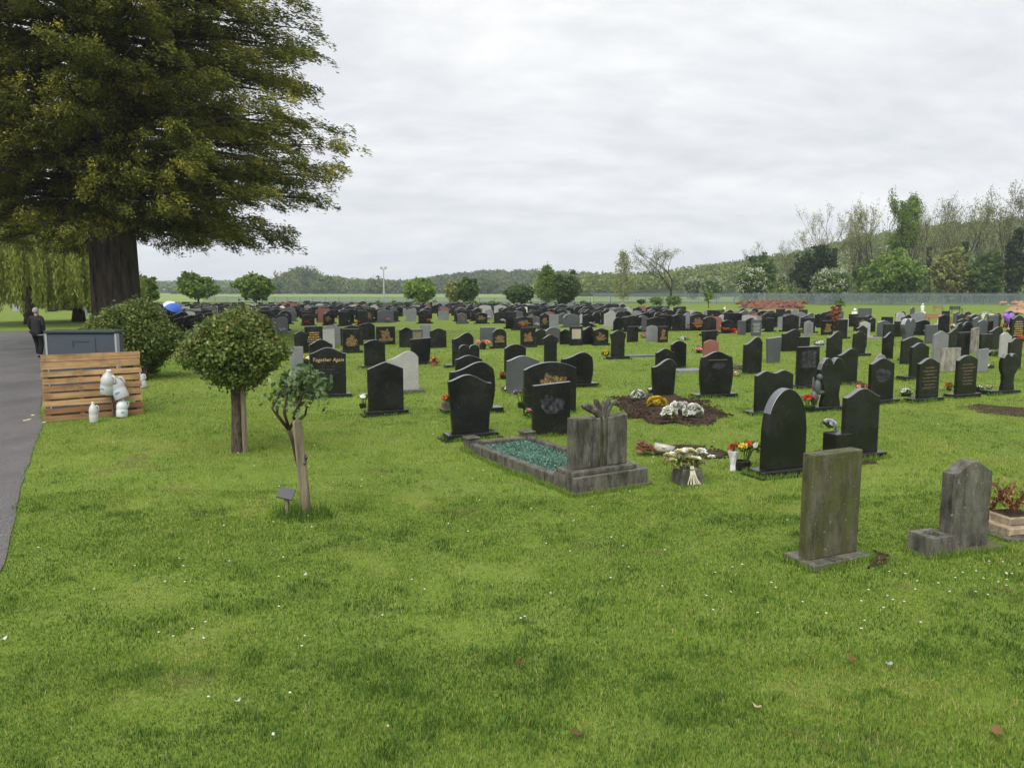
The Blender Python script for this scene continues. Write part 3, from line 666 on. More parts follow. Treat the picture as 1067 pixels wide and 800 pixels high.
# ------------------------------------------------------------------ headstone outlines (x in -.5..+.5, z 0..1 of height)
def top_curve(shape, t):
    """height fraction lost below 1 at t in 0..1"""
    if shape == 'flat': return 0
    if shape == 'slant': return .05*(1-t)
    if shape == 'arc': return .13*(2*t-1)**2
    if shape == 'ogee': return .13*(1-(.5+.5*math.cos(2*math.pi*(t-.5)))**.8)
    if shape == 'gable': return .14*abs(2*t-1)**1.15
    if shape == 'half': return .20*(1-math.sin(min(1, max(0, (t)/.72))*math.pi/2)**2.2)+(.16*((t-.72)/.28)**2 if t > .72 else 0)
    if shape == 'wave': return .10*(1-math.sin(min(1, t/.45)*math.pi/2)**1.6) if t < .45 else .16*(1-math.cos((t-.45)/.55*math.pi))/2
    if shape == 'round': return .32*(1-math.sqrt(max(0, 1-(2*t-1)**2)))
    if shape == 'gothic': u = abs(2*t-1); return .52*(1-math.sqrt(max(0, 1-u**1.9))**.95)
    if shape == 'double': u = abs(4*t-1) if t < .5 else abs(4*t-3); return .12*(1-math.sqrt(max(0, 1-min(1, u)**2)))
    if shape == 'book': return .05+.05*math.cos(4*math.pi*t)*(.5)-.05*(abs(2*t-1) < .05)
    if shape == 'twoogee': return .05+.035*math.cos(4*math.pi*t)+.04*abs(2*t-1)**3
    return 0
def outline(shape, w_, h, side='straight', n=22):
    if shape == 'heart':
        pts = []
        for i in range(30):
            a = math.pi*(1.5-2*i/30.0)            # start at the bottom tip, clockwise
            u = -a+math.pi/2
            t = 2*math.pi*i/30
            x = 16*math.sin(t+math.pi)**3; y = 13*math.cos(t+math.pi)-3.2*math.cos(2*t+2*math.pi)-2*math.cos(3*t+3*math.pi)-math.cos(4*t+4*math.pi)
            if y > -9: pts.append((x/34*w_, h*.32+(y+9)/21.5*h*.68))
        return [(-.33*w_, 0), (-.33*w_, h*.06), (-.27*w_, h*.2)]+[p for p in pts if p[0] < 0]+[p for p in pts if p[0] >= 0]+[(.27*w_, h*.2), (.33*w_, h*.06), (.33*w_, 0)]
    pts = [(-.5*w_, 0)]
    for i in range(1, 5): pts.append((-.5*w_, 0.0))
    pts = []
    top = [(-.5+i/n, 1-top_curve(shape, i/n)) for i in range(n+1)]
    def wid(z):
        if side == 'taper': return .82+.18*z
        if side == 'bulge': return .88+.12*math.sin(math.pi*min(1, z*1.05))
        if side == 'neck': return 1 if z > .8 else (.8 if z < .65 else .8+.2*(z-.65)/.15)
        return 1
    zl, zr = top[0][1], top[-1][1]; k = 7
    lft = [(-.5*wid(zl*i/k), zl*i/k) for i in range(k)]; rgt = [(.5*wid(zr*i/k), zr*i/k) for i in range(k-1, -1, -1)]
    if side == 'straight': lft = [(-.5, 0)]; rgt = [(.5, 0)]
    tp = [(x*wid(z), z) for x, z in top]
    return [(x*w_, z*h) for x, z in lft+tp+rgt]
def words(mb, w_, z0, z1, y, rd, rows=5, fill=.75, hh=.5):
    """rows of small worn illegible dashes, as far lettering reads"""
    for r_ in range(rows):
        z = z1-(z1-z0)*(r_+.5)/rows; lw = w_*fill*rd.uniform(.55, 1); x = -lw/2; dz = (z1-z0)/rows*hh/2
        while x < lw/2:
            l_ = rd.uniform(.012, .05)
            q = dz*rd.uniform(.6, 1); mb.box(x, min(x+l_, lw/2+.01), y-.002, y+.001, z-q, z+q); x += l_+rd.uniform(.008, .02)
def ornament(mb, w_, h, y, rd):
    pts = []; cx = rd.uniform(-.04, .04)*w_; a0 = rd.uniform(0, 6); wx, hz_ = rd.uniform(.24, .36)*w_, rd.uniform(.2, .27)*h
    hs = [(rd.randint(2, 4), rd.uniform(0, 6), .18), (rd.randint(5, 7), rd.uniform(0, 6), .15), (rd.randint(8, 12), rd.uniform(0, 6), .14)]
    for k in range(40):
        t = k*2*math.pi/40; q = .9+sum(c*math.sin(a*t+b) for a, b, c in hs); pts.append((cx+wx*q*math.cos(t), h*.58+hz_*q*math.sin(t)))
    b = len(pts); mb.add([(p[0], y-.003, p[1]) for p in pts]+[(p[0], y+.001, p[1]) for p in pts], [tuple(range(b))]+[(k, k+b, (k+1) % b+b, (k+1) % b) for k in range(b)])
def ornament_old(mb, w_, h, y, rd):
    n = 34
    for i in range(n):
        a = rd.uniform(0, 6.28); q = rd.random()**.5; x = math.cos(a)*q*w_*.3; z = h*.6+math.sin(a)*q*h*.26
        r_ = rd.uniform(.018, .045)
        m0 = len(mb.v); pts = [(x+r_*rd.uniform(.5, 1)*math.cos(k*1.047+a), z+r_*rd.uniform(.5, 1)*math.sin(k*1.047+a)) for k in range(6)]
        yy = y-.001-.00012*i
        mb.add([(p[0], yy, p[1]) for p in pts]+[(p[0], yy+.004, p[1]) for p in pts], [tuple(range(6))]+[(k, k+6, (k+1) % 6+6, (k+1) % 6) for k in range(6)])
SPOTS = []
FOOT = []
TOPM = {'black': 'sheentop', 'dark': 'sheendark'}
def stone(xl, xr, yt, yb, shape, m, label, plinth=1, rot=None, side='straight', deco=None, pl=(.1, .1), th=None, hmax=None, group='headstones on the lawn', tilt=0):
    rd = random.Random(int(xl*31+yb*7)); r = R(rot if rot is not None else 23+rd.uniform(-3, 3))
    px = (xl+xr)/2; g = G(px, yb); phi = math.atan2(g.x, g.y); Y = g.y
    s_ = (xr-xl)*Y*math.cos(phi)/F; t = th or (.075 if m in ('black', 'dark', 'red') else .085)
    c_ = math.cos(r+phi); w_ = max(.3, (s_-t*abs(math.sin(r+phi)))/max(c_, .3))
    ph = .085 if plinth else 0; dp = .30 if plinth else t
    vx, vy = g.x/math.hypot(g.x, g.y), g.y/math.hypot(g.x, g.y)
    off = dp/2*abs(c_)*(1 if plinth else 1)
    loc = Vector((g.x+vx*off, g.y+vy*off, 0)); loc.z = float(gz(loc.x, loc.y))
    top = PX(px, yt, loc.y).z-loc.z; h = top-ph
    if hmax: h = min(h, hmax)
    T = empty('headstone', loc, r, label, 'headstone', group); SPOTS.append((loc.x, loc.y)); FOOT.append((loc.x, loc.y, r, w_+(pl[0]+pl[1] if plinth else 0), dp+.06*(plinth == 2), (pl[1]-pl[0])/2*bool(plinth)))
    T.rotation_euler = (R(tilt), R(rd.uniform(-.6, .6)), r)
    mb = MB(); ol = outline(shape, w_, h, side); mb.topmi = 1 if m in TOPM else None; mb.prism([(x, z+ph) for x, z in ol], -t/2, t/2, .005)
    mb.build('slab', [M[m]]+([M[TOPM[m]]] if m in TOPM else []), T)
    if plinth:
        mb = MB(); mb.box(-w_/2-pl[0], w_/2+pl[1], -.15, .13, -.08, ph, .008)
        if plinth == 2: mb.box(-w_/2-pl[0]-.06, w_/2+pl[1]+.06, -.2, .18, -.1, .025, .004)
        mb.build('plinth', M[m if m in ('black', 'dark', 'red') else 'stone2'], T)
        if False:
            vb = MB(); vb.lathe([(.035, ph), (.045, ph+.02), (.045, ph+.03), (.02, ph+.031)], 10, w_*rd.choice((-.25, .25)), -.1); vb.build('vase_ring', M['silver'], T)
    yf = -t/2
    if deco:
        d = MB()
        if deco in ('gold', 'goldtext', 'faint', 'silver'):
            if deco == 'gold': e = MB(); ornament(e, w_, h, yf, rd); e.build('gold_ornament', M['goldart'], T)
            words(d, w_, ph+h*.2, ph+h*(.36 if deco == 'gold' else .8), yf, rd, 3 if deco == 'gold' else 7)
            d.build('inscription', M[{'gold': 'gold', 'goldtext': 'gold', 'faint': 'brownplate', 'silver': 'silver'}[deco]], T)
        elif deco == 'etch':
            for cx, cz, a, b in ((-.08, .62, .2, .15), (.12, .6, .16, .12), (0, .48, .22, .06)):
                pts = [(cx*w_*1.5+a*w_*math.cos(k*.45)*(1+.15*math.sin(k*2.3)), ph+h*cz+b*h*math.sin(k*.45)*(1+.12*math.cos(k*3.1))) for k in range(14)]
                d.add([(p[0], yf-.0015-cz*.001, p[1]) for p in pts], [tuple(range(14))])
            d.build('etched_picture', M['etch'], T)
        elif deco == 'bar':
            d.box(-w_*.28, w_*.3, yf-.003, yf+.001, ph+h*.79, ph+h*.81); d.build('inscription', M['brownplate'], T)
            e = MB(); pts = [(.03*w_+.2*w_*math.cos(k*.5)*(1+.2*math.sin(k*2)), ph+h*.66+.09*h*math.sin(k*.5)) for k in range(13)]
            e.add([(p[0], yf-.002, p[1]) for p in pts], [tuple(range(13))]); e.build('etched_picture', M['etch'], T)
        elif deco == 'plate':
            d.box(-w_*.36, w_*.36, yf-.004, yf+.001, ph+h*.35, ph+h*.86); d.build('photo_plaque', M['pale'], T)
            e = MB(); words(e, w_, ph+h*.4, ph+h*.82, yf-.004, rd, 4, .6); e.build('inscription', M['gold'], T)
        elif deco == 'panel':
            d.box(-w_*.33, w_*.33, yf-.003, yf+.001, ph+h*.45, ph+h*.9); d.build('panel', M['etch'], T)
        elif deco == 'together':
            cu = bpy.data.curves.new('lettering', 'FONT'); cu.body = 'Together Again'; cu.size = .125; cu.align_x = 'CENTER'; cu.extrude = .002; cu.shear = .25; cu.offset = -.0008; cu.space_character = 1.12
            tmp = bpy.data.objects.new('lettering', cu); COL.objects.link(tmp); dg = bpy.context.evaluated_depsgraph_get()
            me = bpy.data.meshes.new_from_object(tmp.evaluated_get(dg)); bpy.data.objects.remove(tmp); bpy.data.curves.remove(cu)
            o = link('lettering', me, T); me.materials.clear(); me.materials.append(M['silver'] if False else M['letter']); o.rotation_euler = (math.pi/2, 0, 0); o.location = (0, yf-.003, ph+h*.70)
            xs_ = [v.co.x for v in me.vertices]; k = w_*.86/(max(xs_)-min(xs_)); o.scale = (k, k*1.15, 1)
            words(d, w_, ph+h*.36, ph+h*.62, yf, rd, 4, .6, .35); d.build('inscription', M['etch'], T)
    return T
M['letter'] = mat('cream_gold_lettering', (.62, .47, .25), .5, .4)
S = stone
LH = 'black headstone '
S(323.5, 361.5, 362, 415, 'ogee', 'black', 'glossy black headstone with the gold words Together Again on its face', 1, 14, deco='together', pl=(.12, .1))
S(323, 348, 353.5, 397, 'ogee', 'black', 'black arched headstone almost hidden behind the Together Again headstone', 1)
S(305, 315, 361, 398, 'flat', 'grey', 'small pale grey stone half hidden by the rose bush, left of Together Again', 0)
S(307, 321, 345, 368, 'ogee', 'black', 'black headstone seen edge-on right beside the clipped tree crown', 0)
S(318, 337, 340, 367, 'flat', 'black', 'black headstone with brownish lettering to the right of the clipped tree', 0, deco='goldtext')
S(336, 349, 343, 363, 'flat', 'pale', 'small whitish square headstone between dark ones above Together Again', 0)
S(337, 357, 338.5, 359, 'ogee', 'grey', 'blue-grey arched headstone just behind the small whitish square one', 0)
S(357, 375, 342.5, 368, 'flat', 'black', 'black headstone bearing a big gold flower, right above Together Again', 1, deco='gold')
S(355, 379, 339, 360, 'ogee', 'black', 'black headstone overlapping the one with the big gold flower from behind', 0)
S(367, 391, 336.5, 354, 'half', 'black', 'wide black headstone with curved top in the rear row left of the gold ones', 0)
S(379.5, 402, 354, 384, 'arc', 'black', 'plain black nearly square headstone behind the grey granite headstone', 1, pl=(.12, .02))
S(403.5, 437, 366, 411, 'half', 'pale', 'pale speckled grey headstone standing behind the peaked black one', 1, pl=(.02, .1), th=.1)
S(383, 421.5, 377, 433, 'gable', 'black', 'black peaked headstone with stepped base and white flowers at its left', 2, pl=(.06, .06))
S(427, 450, 352, 380, 'slant', 'black', 'black headstone narrowing downwards, on a grey base with orange flowers', 1, side='taper', pl=(.1, .16))
S(392, 412, 340, 359, 'flat', 'black', 'black headstone covered in gold lettering, left of two plain black ones', 0, deco='gold')
S(416, 430, 341, 362, 'ogee', 'black', 'narrow black arched headstone immediately right of the gold-covered one', 0)
S(428, 441, 343, 358, 'flat', 'dark', 'dark headstone with a gold square plaque between two plain ones', 0, deco='goldtext')
S(438, 449, 338.5, 355, 'flat', 'grey', 'grey narrow flat headstone behind the dark one with square gold plaque', 0)
S(448, 465.5, 342, 362.5, 'ogee', 'black', 'plain black headstone right of the narrow grey one, above the taper-shaped stone', 0)
S(471, 494, 346.5, 383, 'half', 'black', 'black half-curved headstone at the rear of the overlapping column of five', 1, pl=(.22, .02))
S(478, 500, 359, 395, 'double', 'black', 'black twin-arched headstone second from rear in the overlapping column', 1)
S(474, 503, 370, 406, 'ogee', 'black', 'black arched headstone third from rear in the overlapping column', 1)
S(467, 517, 377, 431, 'half', 'black', 'wide black bulging headstone just behind the front of the overlapping column', 1, side='bulge', pl=(.14, .12))
S(466, 514.5, 390, 458, 'wave', 'black', 'tall black wavy-topped headstone at the front of the overlapping column', 2, 21, side='taper', pl=(.05, .05))
S(525, 548, 358.5, 392, 'arc', 'black', 'black headstone rising behind the slate-grey headstone', 0)
S(527, 562, 370.5, 409, 'ogee', 'dark', 'slate-grey headstone with softly arched top beside a black one', 0)
S(545, 601, 377, 432, 'arc', 'black', 'broad black arched headstone with worn gold picture on top', 0, deco='gold')
S(553.5, 594.5, 398, 455, 'slant', 'black', 'black square-topped headstone with smudged grey etching, behind the kerbed grave', 0, 21, deco='etch')
S(565, 582, 348.5, 377, 'ogee', 'black', 'solitary black headstone with flared top in the open grass', 0, side='neck')
S(583, 618.5, 367, 404, 'half', 'black', 'wide black curved headstone lying low on a long black base', 1, pl=(.05, .1), side='bulge')
S(513, 528, 342.5, 363, 'round', 'black', 'small round-topped headstone filled with gold ornament', 1, deco='gold')
S(500, 516, 341, 357, 'flat', 'dark', 'dark square headstone left of the small round gold-filled one', 0)
S(542, 558, 341, 362, 'flat', 'black', 'black headstone with long gold lettering directly above the slate-grey one', 1, deco='gold', pl=(.03, .03))
S(557.5, 569, 343, 360, 'arc', 'black', 'plain small black headstone right of the one with long gold lettering', 0)
S(568, 585, 341, 357, 'round', 'dark', 'round dark headstone with brownish picture right above the solitary flared stone', 0, deco='faint')
S(583, 594, 343, 359, 'ogee', 'black', 'small black headstone left of the one with a pale photo plaque', 0)
S(593, 607, 340, 360, 'flat', 'black', 'black headstone with a pale photo plaque in the third row', 0, deco='plate')
S(606, 618, 340, 359, 'half', 'black', 'plain black headstone right of the one with the pale photo plaque', 0)
S(617.5, 634, 342, 360, 'ogee', 'black', 'black headstone with small gold ornament, rear left of the yellow-flower stone', 1, deco='gold', pl=(.02, .02))
S(634.5, 652.5, 344, 374, 'ogee', 'black', 'lone black headstone on a broad base with yellow flowers beside it', 2, side='neck', pl=(.07, .07))
S(653, 665, 340, 356.5, 'flat', 'black', 'plain black square headstone right behind the yellow-flower stone', 0)
S(673, 686, 339, 356, 'arc', 'grey', 'light grey arched headstone touching a black gold-lettered one', 0)
S(685, 696, 340, 357, 'flat', 'black', 'slim black headstone with gold figures beside the light grey arched one', 0, deco='gold')
S(682, 702, 363, 395, 'ogee', 'black', 'middle black headstone of three overlapping above the white and yellow flowers', 0)
S(677, 704.5, 374, 414, 'half', 'black', 'nearest black headstone of three overlapping, next to the white flowers', 0, side='taper')
S(698, 715, 355, 384.5, 'arc', 'black', 'rear black headstone of three overlapping above the white and yellow flowers', 0)
S(727, 763.5, 366, 414.5, 'ogee', 'black', 'black round-shouldered headstone on a long base with a thin reddish line', 1, 17, side='bulge', deco='bar', pl=(.14, .06))
S(732, 748.5, 354, 377, 'arc', 'red', 'brick-red granite headstone standing behind the round-shouldered black one', 0)
S(730, 747, 344, 364, 'slant', 'black', 'black top-heavy headstone right behind the brick-red one', 0, side='taper')
S(773, 793.5, 351, 390, 'half', 'black', 'tall plain black headstone left of the slim grey one', 0)
S(797, 814, 351, 378, 'slant', 'dark', 'slim upright grey flat-topped headstone among black ones', 0, side='taper')
S(813.5, 833.5, 343, 366, 'half', 'black', 'low black half-curved headstone right of the slim grey one', 0)
S(830, 843.5, 351, 368, 'flat', 'black', 'small black flat headstone behind the tall square one with dark panel', 0)
S(784.5, 826, 385, 432, 'twoogee', 'black', 'wide black double-curved headstone behind the pointed-arch headstone', 1, pl=(.16, .02))
S(790, 839.5, 404.5, 496, 'gothic', 'black', 'big black pointed-arch headstone with long grey base and bright flowers at left', 2, 22, th=.12, pl=(.12, .06))
S(828, 853, 361, 405, 'flat', 'black', 'tall black square headstone with dark panel behind the carved heart one', 1, deco='panel', pl=(.02, .02))
S(870, 893, 363, 401, 'half', 'black', 'black curved-top headstone touching the right side of the carved heart one', 1, pl=(.02, .02))
S(860, 877, 345, 378, 'half', 'black', 'upright black headstone rising behind the carved heart one', 0)
S(887, 902, 345, 371, 'wave', 'black', 'black headstone with wavy sides and a low base to its right', 1, side='bulge', pl=(.02, .14))
S(891, 903, 339, 362, 'ogee', 'black', 'smaller black headstone peeping over the wavy-sided one', 0)
S(903, 930.5, 373, 421, 'ogee', 'black', 'black peaked headstone with etched roses, centre right of the front rows', 1, deco='etch', pl=(.02, .08))
S(918, 930.5, 346, 374, 'half', 'black', 'slim black headstone behind the grey fan-shaped plaque', 0)
S(919, 931.5, 337.5, 360, 'flat', 'black', 'black square headstone rising above the slim one near the reddish bush', 0)
S(937, 961, 351, 379, 'ogee', 'black', 'broad black arched headstone behind another black arched one, right side', 0)
S(946, 966.5, 357, 395, 'ogee', 'black', 'black arched headstone with flat tablet base projecting to the left', 1, pl=(.3, .02))
S(953, 977.5, 373, 418.5, 'ogee', 'black', 'black worn-fronted headstone with white flowers on its left base', 1, deco='faint', pl=(.22, .04))
S(970, 987, 344.5, 377, 'gable', 'grey', 'dark grey gabled headstone behind the streaked limestone one', 0)
S(977.5, 1000, 362.5, 388, 'flat', 'streak', 'low streaked limestone headstone with flat top', 0)
S(993, 1016.5, 370, 414, 'arc', 'black', 'black headstone with faint lettering and a red flower at its left', 1, deco='faint', pl=(.18, .02))
S(1015.5, 1029, 363, 388, 'slant', 'grey', 'pale grey weathered square headstone left of the heart headstone', 0)
S(996, 1010, 346, 371, 'flat', 'black', 'tall black square headstone behind the streaked limestone one', 0)
S(985, 999, 342, 366, 'half', 'black', 'black headstone squeezed between the grey gabled and the tall square ones', 0)
S(1019, 1033, 348, 371, 'flat', 'black', 'black flat-topped headstone behind the pale grey weathered one', 0)
S(1028, 1044, 340.5, 364, 'half', 'black', 'black half-curved headstone left of the narrow beige one', 0)
S(1040, 1053, 346, 372, 'wave', 'pale', 'narrow beige headstone behind the heart headstone', 0)
S(1048, 1063.5, 352, 386, 'ogee', 'black', 'tall black headstone just right of the heart headstone', 0)
S(1052, 1067, 328.5, 356, 'ogee', 'black', 'tall black ogee headstone by the purple balloon', 0, deco='goldtext')
S(962, 976, 338.5, 358, 'flat', 'dark', 'dark grey flat headstone right of the rough boulder stone', 0, side='taper')
S(1007, 1022, 327, 344, 'gable', 'dark', 'dark grey V-shaped headstone left of the bright flower heap', 0, side='taper')
S(1001, 1013, 335, 356, 'round', 'black', 'small black round-topped headstone below the dark grey V-shaped one', 0)
S(1010, 1019, 341, 368, 'slant', 'streak', 'slender whitish headstone between black ones on the right', 0)
S(1022, 1034, 334, 352, 'flat', 'black', 'black square headstone below the bright flower heap', 0)
S(893.5, 908, 321, 333, 'flat', 'dark', 'large dark grey slab standing alone on the far lawn right of the reddish bush', 0)
S(948, 953, 320, 328, 'round', 'dark', 'tiny blue-grey stone alone near the fence left of the far benches', 0)
S(905, 912, 331, 346, 'arc', 'black', 'black headstone with red flowers leaning on it, right of the reddish bush', 0)
S(889, 905, 330, 345, 'flat', 'black', 'wide black headstone with dull gold picture, right of the reddish bush', 0, deco='gold')
S(919, 928, 331, 341, 'round', 'black', 'small rounded headstone with a pale picture above the black square one', 0, deco='plate')
S(875, 884, 332, 345, 'flat', 'pale', 'whitish lettered headstone hugging the right side of the reddish bush', 0, deco='faint')
S(855, 868, 334, 349, 'flat', 'black', 'black headstone with greenish gold picture, left of the reddish bush', 0, deco='gold')
S(837, 847, 334, 350, 'gable', 'grey', 'grey lettered gabled headstone two left of the reddish bush', 0, deco='faint')
S(768, 777, 334, 349, 'flat', 'dark', 'slate slab with fluted face above the tall plain black headstone', 0)
S(782, 793, 333, 350, 'flat', 'dark', 'slate slab with etched columns right of the fluted slab', 0, deco='silver')
# heart-shaped stones
T = S(847.5, 880, 371, 428, 'heart', 'black', 'black heart-shaped headstone with a carved angel at its left side', 1, 18, pl=(.14, .0), th=.11)
a = MB(); a.ball((-.27, -.03, .62), .055, 10, 8, (1, 1, 1.15)); a.ball((-.3, -.02, .44), .09, 10, 8, (.8, .7, 1.5), noise=.1); a.ball((-.24, -.03, .34), .06, 8, 6, (1.7, .7, .7)); a.ball((-.34, .0, .24), .1, 10, 8, (.8, .6, 1.4), noise=.15); a.ball((-.38, 0, .5), .05, 8, 6, (.5, .4, 2.6))
a.build('carved_angel', M['dark'], T, True)
S(1037, 1059.5, 367, 410.5, 'heart', 'black', 'black heart-shaped headstone on a pedestal at the right edge', 1, 16, pl=(.34, .0), th=.1)
S(936.5, 953.5, 331, 358, 'heart', 'dark', 'purplish grey heart-shaped boulder stone at the rear right', 0, th=.2)
# second front black stone with vase block
T = S(874, 914.5, 404.5, 479, 'ogee', 'black', 'black ogee-topped headstone with a black vase block at its left, behind the mossy slab', 2, 22, pl=(.28, .05))
w0 = .52
vb = MB(); vb.box(-.52, -.27, -.14, .1, .09, .37, .008); vb.build('vase_block', M['black'], T)
# weathered front slab
def frontslab():
    c = G(848, 597); a_ = G(909.5, 583); b_ = G(817.5, 583)
    r = math.atan2(a_.y-c.y, a_.x-c.x); r = R(23.5)
    w_ = (a_-c).length; u = Vector((math.cos(r), math.sin(r), 0)); v = Vector((-u.y, u.x, 0))
    dp = .33; loc = c+u*(w_/2)+v*(dp/2); loc.z = float(gz(loc.x, loc.y))-.0
    T = empty('headstone', loc, r, 'tall flat-topped headstone streaked with green moss, standing in the foreground', 'headstone', 'headstones on the lawn'); SPOTS.append((loc.x, loc.y))
    FOOT.append((loc.x, loc.y, r, w_, dp, 0)); hb = .055; mb = MB(); mb.box(-w_/2, w_/2, -dp/2, dp/2, -.1, hb, .006); mb.build('plinth', M['stone2'], T)
    g = G(872, 590); top = PX(874, 470, loc.y-.02).z-loc.z
    sw = w_*.83; mb = MB(); mb.prism([(-sw/2, hb), (sw/2, hb), (sw/2, top-.004), (sw/2-.004, top), (-sw/2+.004, top), (-sw/2, top-.004)], -.06, .06, .007); mb.build('slab', M['stone'], T)
    T.rotation_euler = (R(.6), R(-.5), r)
frontslab()
# right weathered ogee with vase block
def rightslab():
    r = R(20); c = G(994, 578); u = Vector((math.cos(r), math.sin(r), 0)); v = Vector((-u.y, u.x, 0))
    loc = c+u*.19+v*.1; loc.z = float(gz(loc.x, loc.y))
    T = empty('headstone', loc, r, 'small weathered ogee-topped headstone with a square vase block at its left', 'headstone', 'headstones on the lawn'); SPOTS.append((loc.x, loc.y))
    FOOT.append((loc.x, loc.y, r, .84, .26, -.08)); top = PX(1017, 479, loc.y).z-loc.z; w_ = .43
    mb = MB(); mb.prism([(x+.02, z+.03) for x, z in outline('ogee', w_, top-.03)], -.06, .06, .008); mb.build('slab', M['stone2'], T)
    mb = MB(); mb.box(-.50, .34, -.13, .13, -.08, .035, .008); mb.build('plinth', M['stone'], T)
    x0, x1, y0, y1, z0, z1 = -.465, -.215, -.125, .115, .036, .175
    mb = MB(); mb.box(x0, x1, y0, y1, z0, z1-.03, .006)
    # top with a round hole
    cx, cy = (x0+x1)/2, (y0+y1)/2; n = 24; vs = []; fs = []
    for k in range(n):
        t = 2*math.pi*k/n; c_, s_ = math.cos(t), math.sin(t); q = 1/max(abs(c_), abs(s_))
        vs += [(cx+c_*q*.125, cy+s_*q*.12, z1-.03), (cx+c_*q*.121, cy+s_*q*.116, z1), (cx+c_*.075, cy+s_*.075, z1+.008), (cx+c_*.06, cy+s_*.06, z1+.002), (cx+c_*.058, cy+s_*.058, z1-.028)]
    for k in range(n):
        j = (k+1) % n
        for i in range(4): fs.append((k*5+i, j*5+i, j*5+i+1, k*5+i+1))
    mb.add(vs, fs); mb.build('vase_block', M['stone2'], T)
    mb = MB(); mb.lathe([(.001, z1-.024), (.057, z1-.024), (.057, z1-.026), (.001, z1-.026)], 20, cx, cy); mb.build('vase_hole', M['hole'], T)
M['hole'] = mat('dark_vase_inset', (.006, .006, .006), .9, .1)
rightslab()
# ------------------------------------------------------------------ kerbed grave
def kerbgrave():
    r = R(30); c = G(599, 517.5); u = Vector((math.cos(r), math.sin(r), 0)); v = Vector((-u.y, u.x, 0))
    W_, Ln = 1.0, 2.6; loc = c+u*W_/2; loc.z = float(gz(loc.x, loc.y+.8))-.02
    T = empty('kerbed_grave', loc, r, 'old kerbed grave with green glass chippings and an open-book headstone carved with leaves', 'grave'); SPOTS.append((loc.x, loc.y)); SPOTS.append((loc.x-.8, loc.y+2))
    st = M['stone2']; FOOT.append((loc.x-math.sin(r)*Ln/2, loc.y+math.cos(r)*Ln/2, r, W_+.08, Ln+.07, 0))
    def part(nm, f, m=st, sm=False): mb = MB(); f(mb); return mb.build(nm, m, T, sm)
    part('base', lambda b: b.box(-W_/2, W_/2, 0, .42, -.1, .2, .01))
    part('plinth', lambda b: b.box(-W_/2+.0, W_/2-.12, .045, .37, .2, .25, .008))
    part('footing', lambda b: b.box(-W_/2-.04, W_/2+.04, -.03, Ln+.04, -.12, .035, .004), M['stone'])
    for s_ in (-1, 1): part('kerb', lambda b: b.box(min(s_*W_/2, s_*(W_/2-.1)), max(s_*W_/2, s_*(W_/2-.1)), .42, Ln-.12, 0, .15, .01))
    part('kerb', lambda b: b.box(-W_/2+.13, W_/2-.13, Ln-.12, Ln-.02, 0, .15, .01))
    for s_ in (-1, 1):
        part('corner_post', lambda b: (b.box(s_*(W_/2-.06)-.08, s_*(W_/2-.06)+.08, Ln-.13, Ln+.03, -.05, .2, .01), b.box(s_*(W_/2-.06)-.095, s_*(W_/2-.06)+.095, Ln-.145, Ln+.045, .2, .225, .008)))
    # two pages of the headstone meeting at a sunken middle
    z0 = .25; h = PX(627, 432, loc.y+.2).z-loc.z-z0; y0, y1 = .13, .27; xa, xm, xb = -W_/2+.07, -.02, W_/2-.2
    part('book_page', lambda b: b.prism([(xa, z0), (xm-.05, z0), (xm-.05, z0+h*.97), (xa, z0+h)], y0, y1, .01), M['stone2'])
    part('book_page', lambda b: b.prism([(xm+.05, z0), (xb, z0), (xb, z0+h), (xm+.05, z0+h*.97)], y0, y1, .01), M['stone2'])
    part('spine', lambda b: b.box(xm-.052, xm+.052, y0+.02, y1-.02, z0-.002, z0+h*.95), M['stone'])
    def carve(b):
        b.tube([(xm, y0+.01, z0), (xm+.01, y0+.008, z0+h*.5), (xm-.005, y0+.012, z0+h*.93), (xm, y0+.06, z0+h+.02)], [.016, .014, .016, .022], 8)
        b.tube([(xm+.035, y0+.02, z0), (xm+.03, y0+.015, z0+h*.7), (xm+.055, y0+.05, z0+h+.01)], [.01, .01, .016], 8)
        b.tube([(xm+.05, y0+.06, z0+h-.02), (xm+.10, y0+.06, z0+h+.07), (xm+.15, y0+.07, z0+h+.115), (xm+.19, y0+.07, z0+h+.12)], [.03, .028, .022, .02], 8)
        def leaf(cx, cz, lx, lz, an, yy, th=.05):
            ol_ = [(lx*math.sin(t)*(.55+.45*math.cos(t/2)), -lz*math.cos(t)) for t in np.arange(0, 6.28, .35)]; ca, sa = math.cos(R(an)), math.sin(R(an))
            b.prism([(xm+cx+p[0]*ca-p[1]*sa, z0+h+cz+p[0]*sa+p[1]*ca) for p in ol_], yy, yy+th, .016)
        leaf(-.15, .06, .085, .13, 58, y0+.03, .07); leaf(-.05, .09, .065, .1, 12, y0+.06, .06); leaf(.0, .07, .055, .1, -6, y0+.02, .05); leaf(.08, .085, .055, .11, -28, y0+.07, .06); leaf(-.09, .03, .06, .07, 30, y0+.0, .09)
        for (x, z, rx, rz, an, yy) in ((.2, .12, .04, .028, -12, .0),):
            b.ball((xm+x, (y0+y1)/2+yy, z0+h+z), 1, 14, 9, (rx, .045, rz), Matrix.Rotation(R(an), 3, 'Y'), .08, random.Random(int(x*100)))
    part('carved_leaves', carve, M['stone2'])
    # bed of chippings
    rd = random.Random(4); b = MB()
    xs_ = np.linspace(-W_/2+.1, W_/2-.1, 26); ys_ = np.linspace(.42, Ln-.12, 70); X_, Y_ = np.meshgrid(xs_, ys_); Z_ = .085+.012*np.sin(X_*9+Y_*5)+rng.random(X_.shape)*.012
    me = np_mesh('glass_chippings', np.stack([X_.ravel(), Y_.ravel(), Z_.ravel()], 1), [grid_faces(70, 26)], M['chips']); link('gravel_bed', me, T)
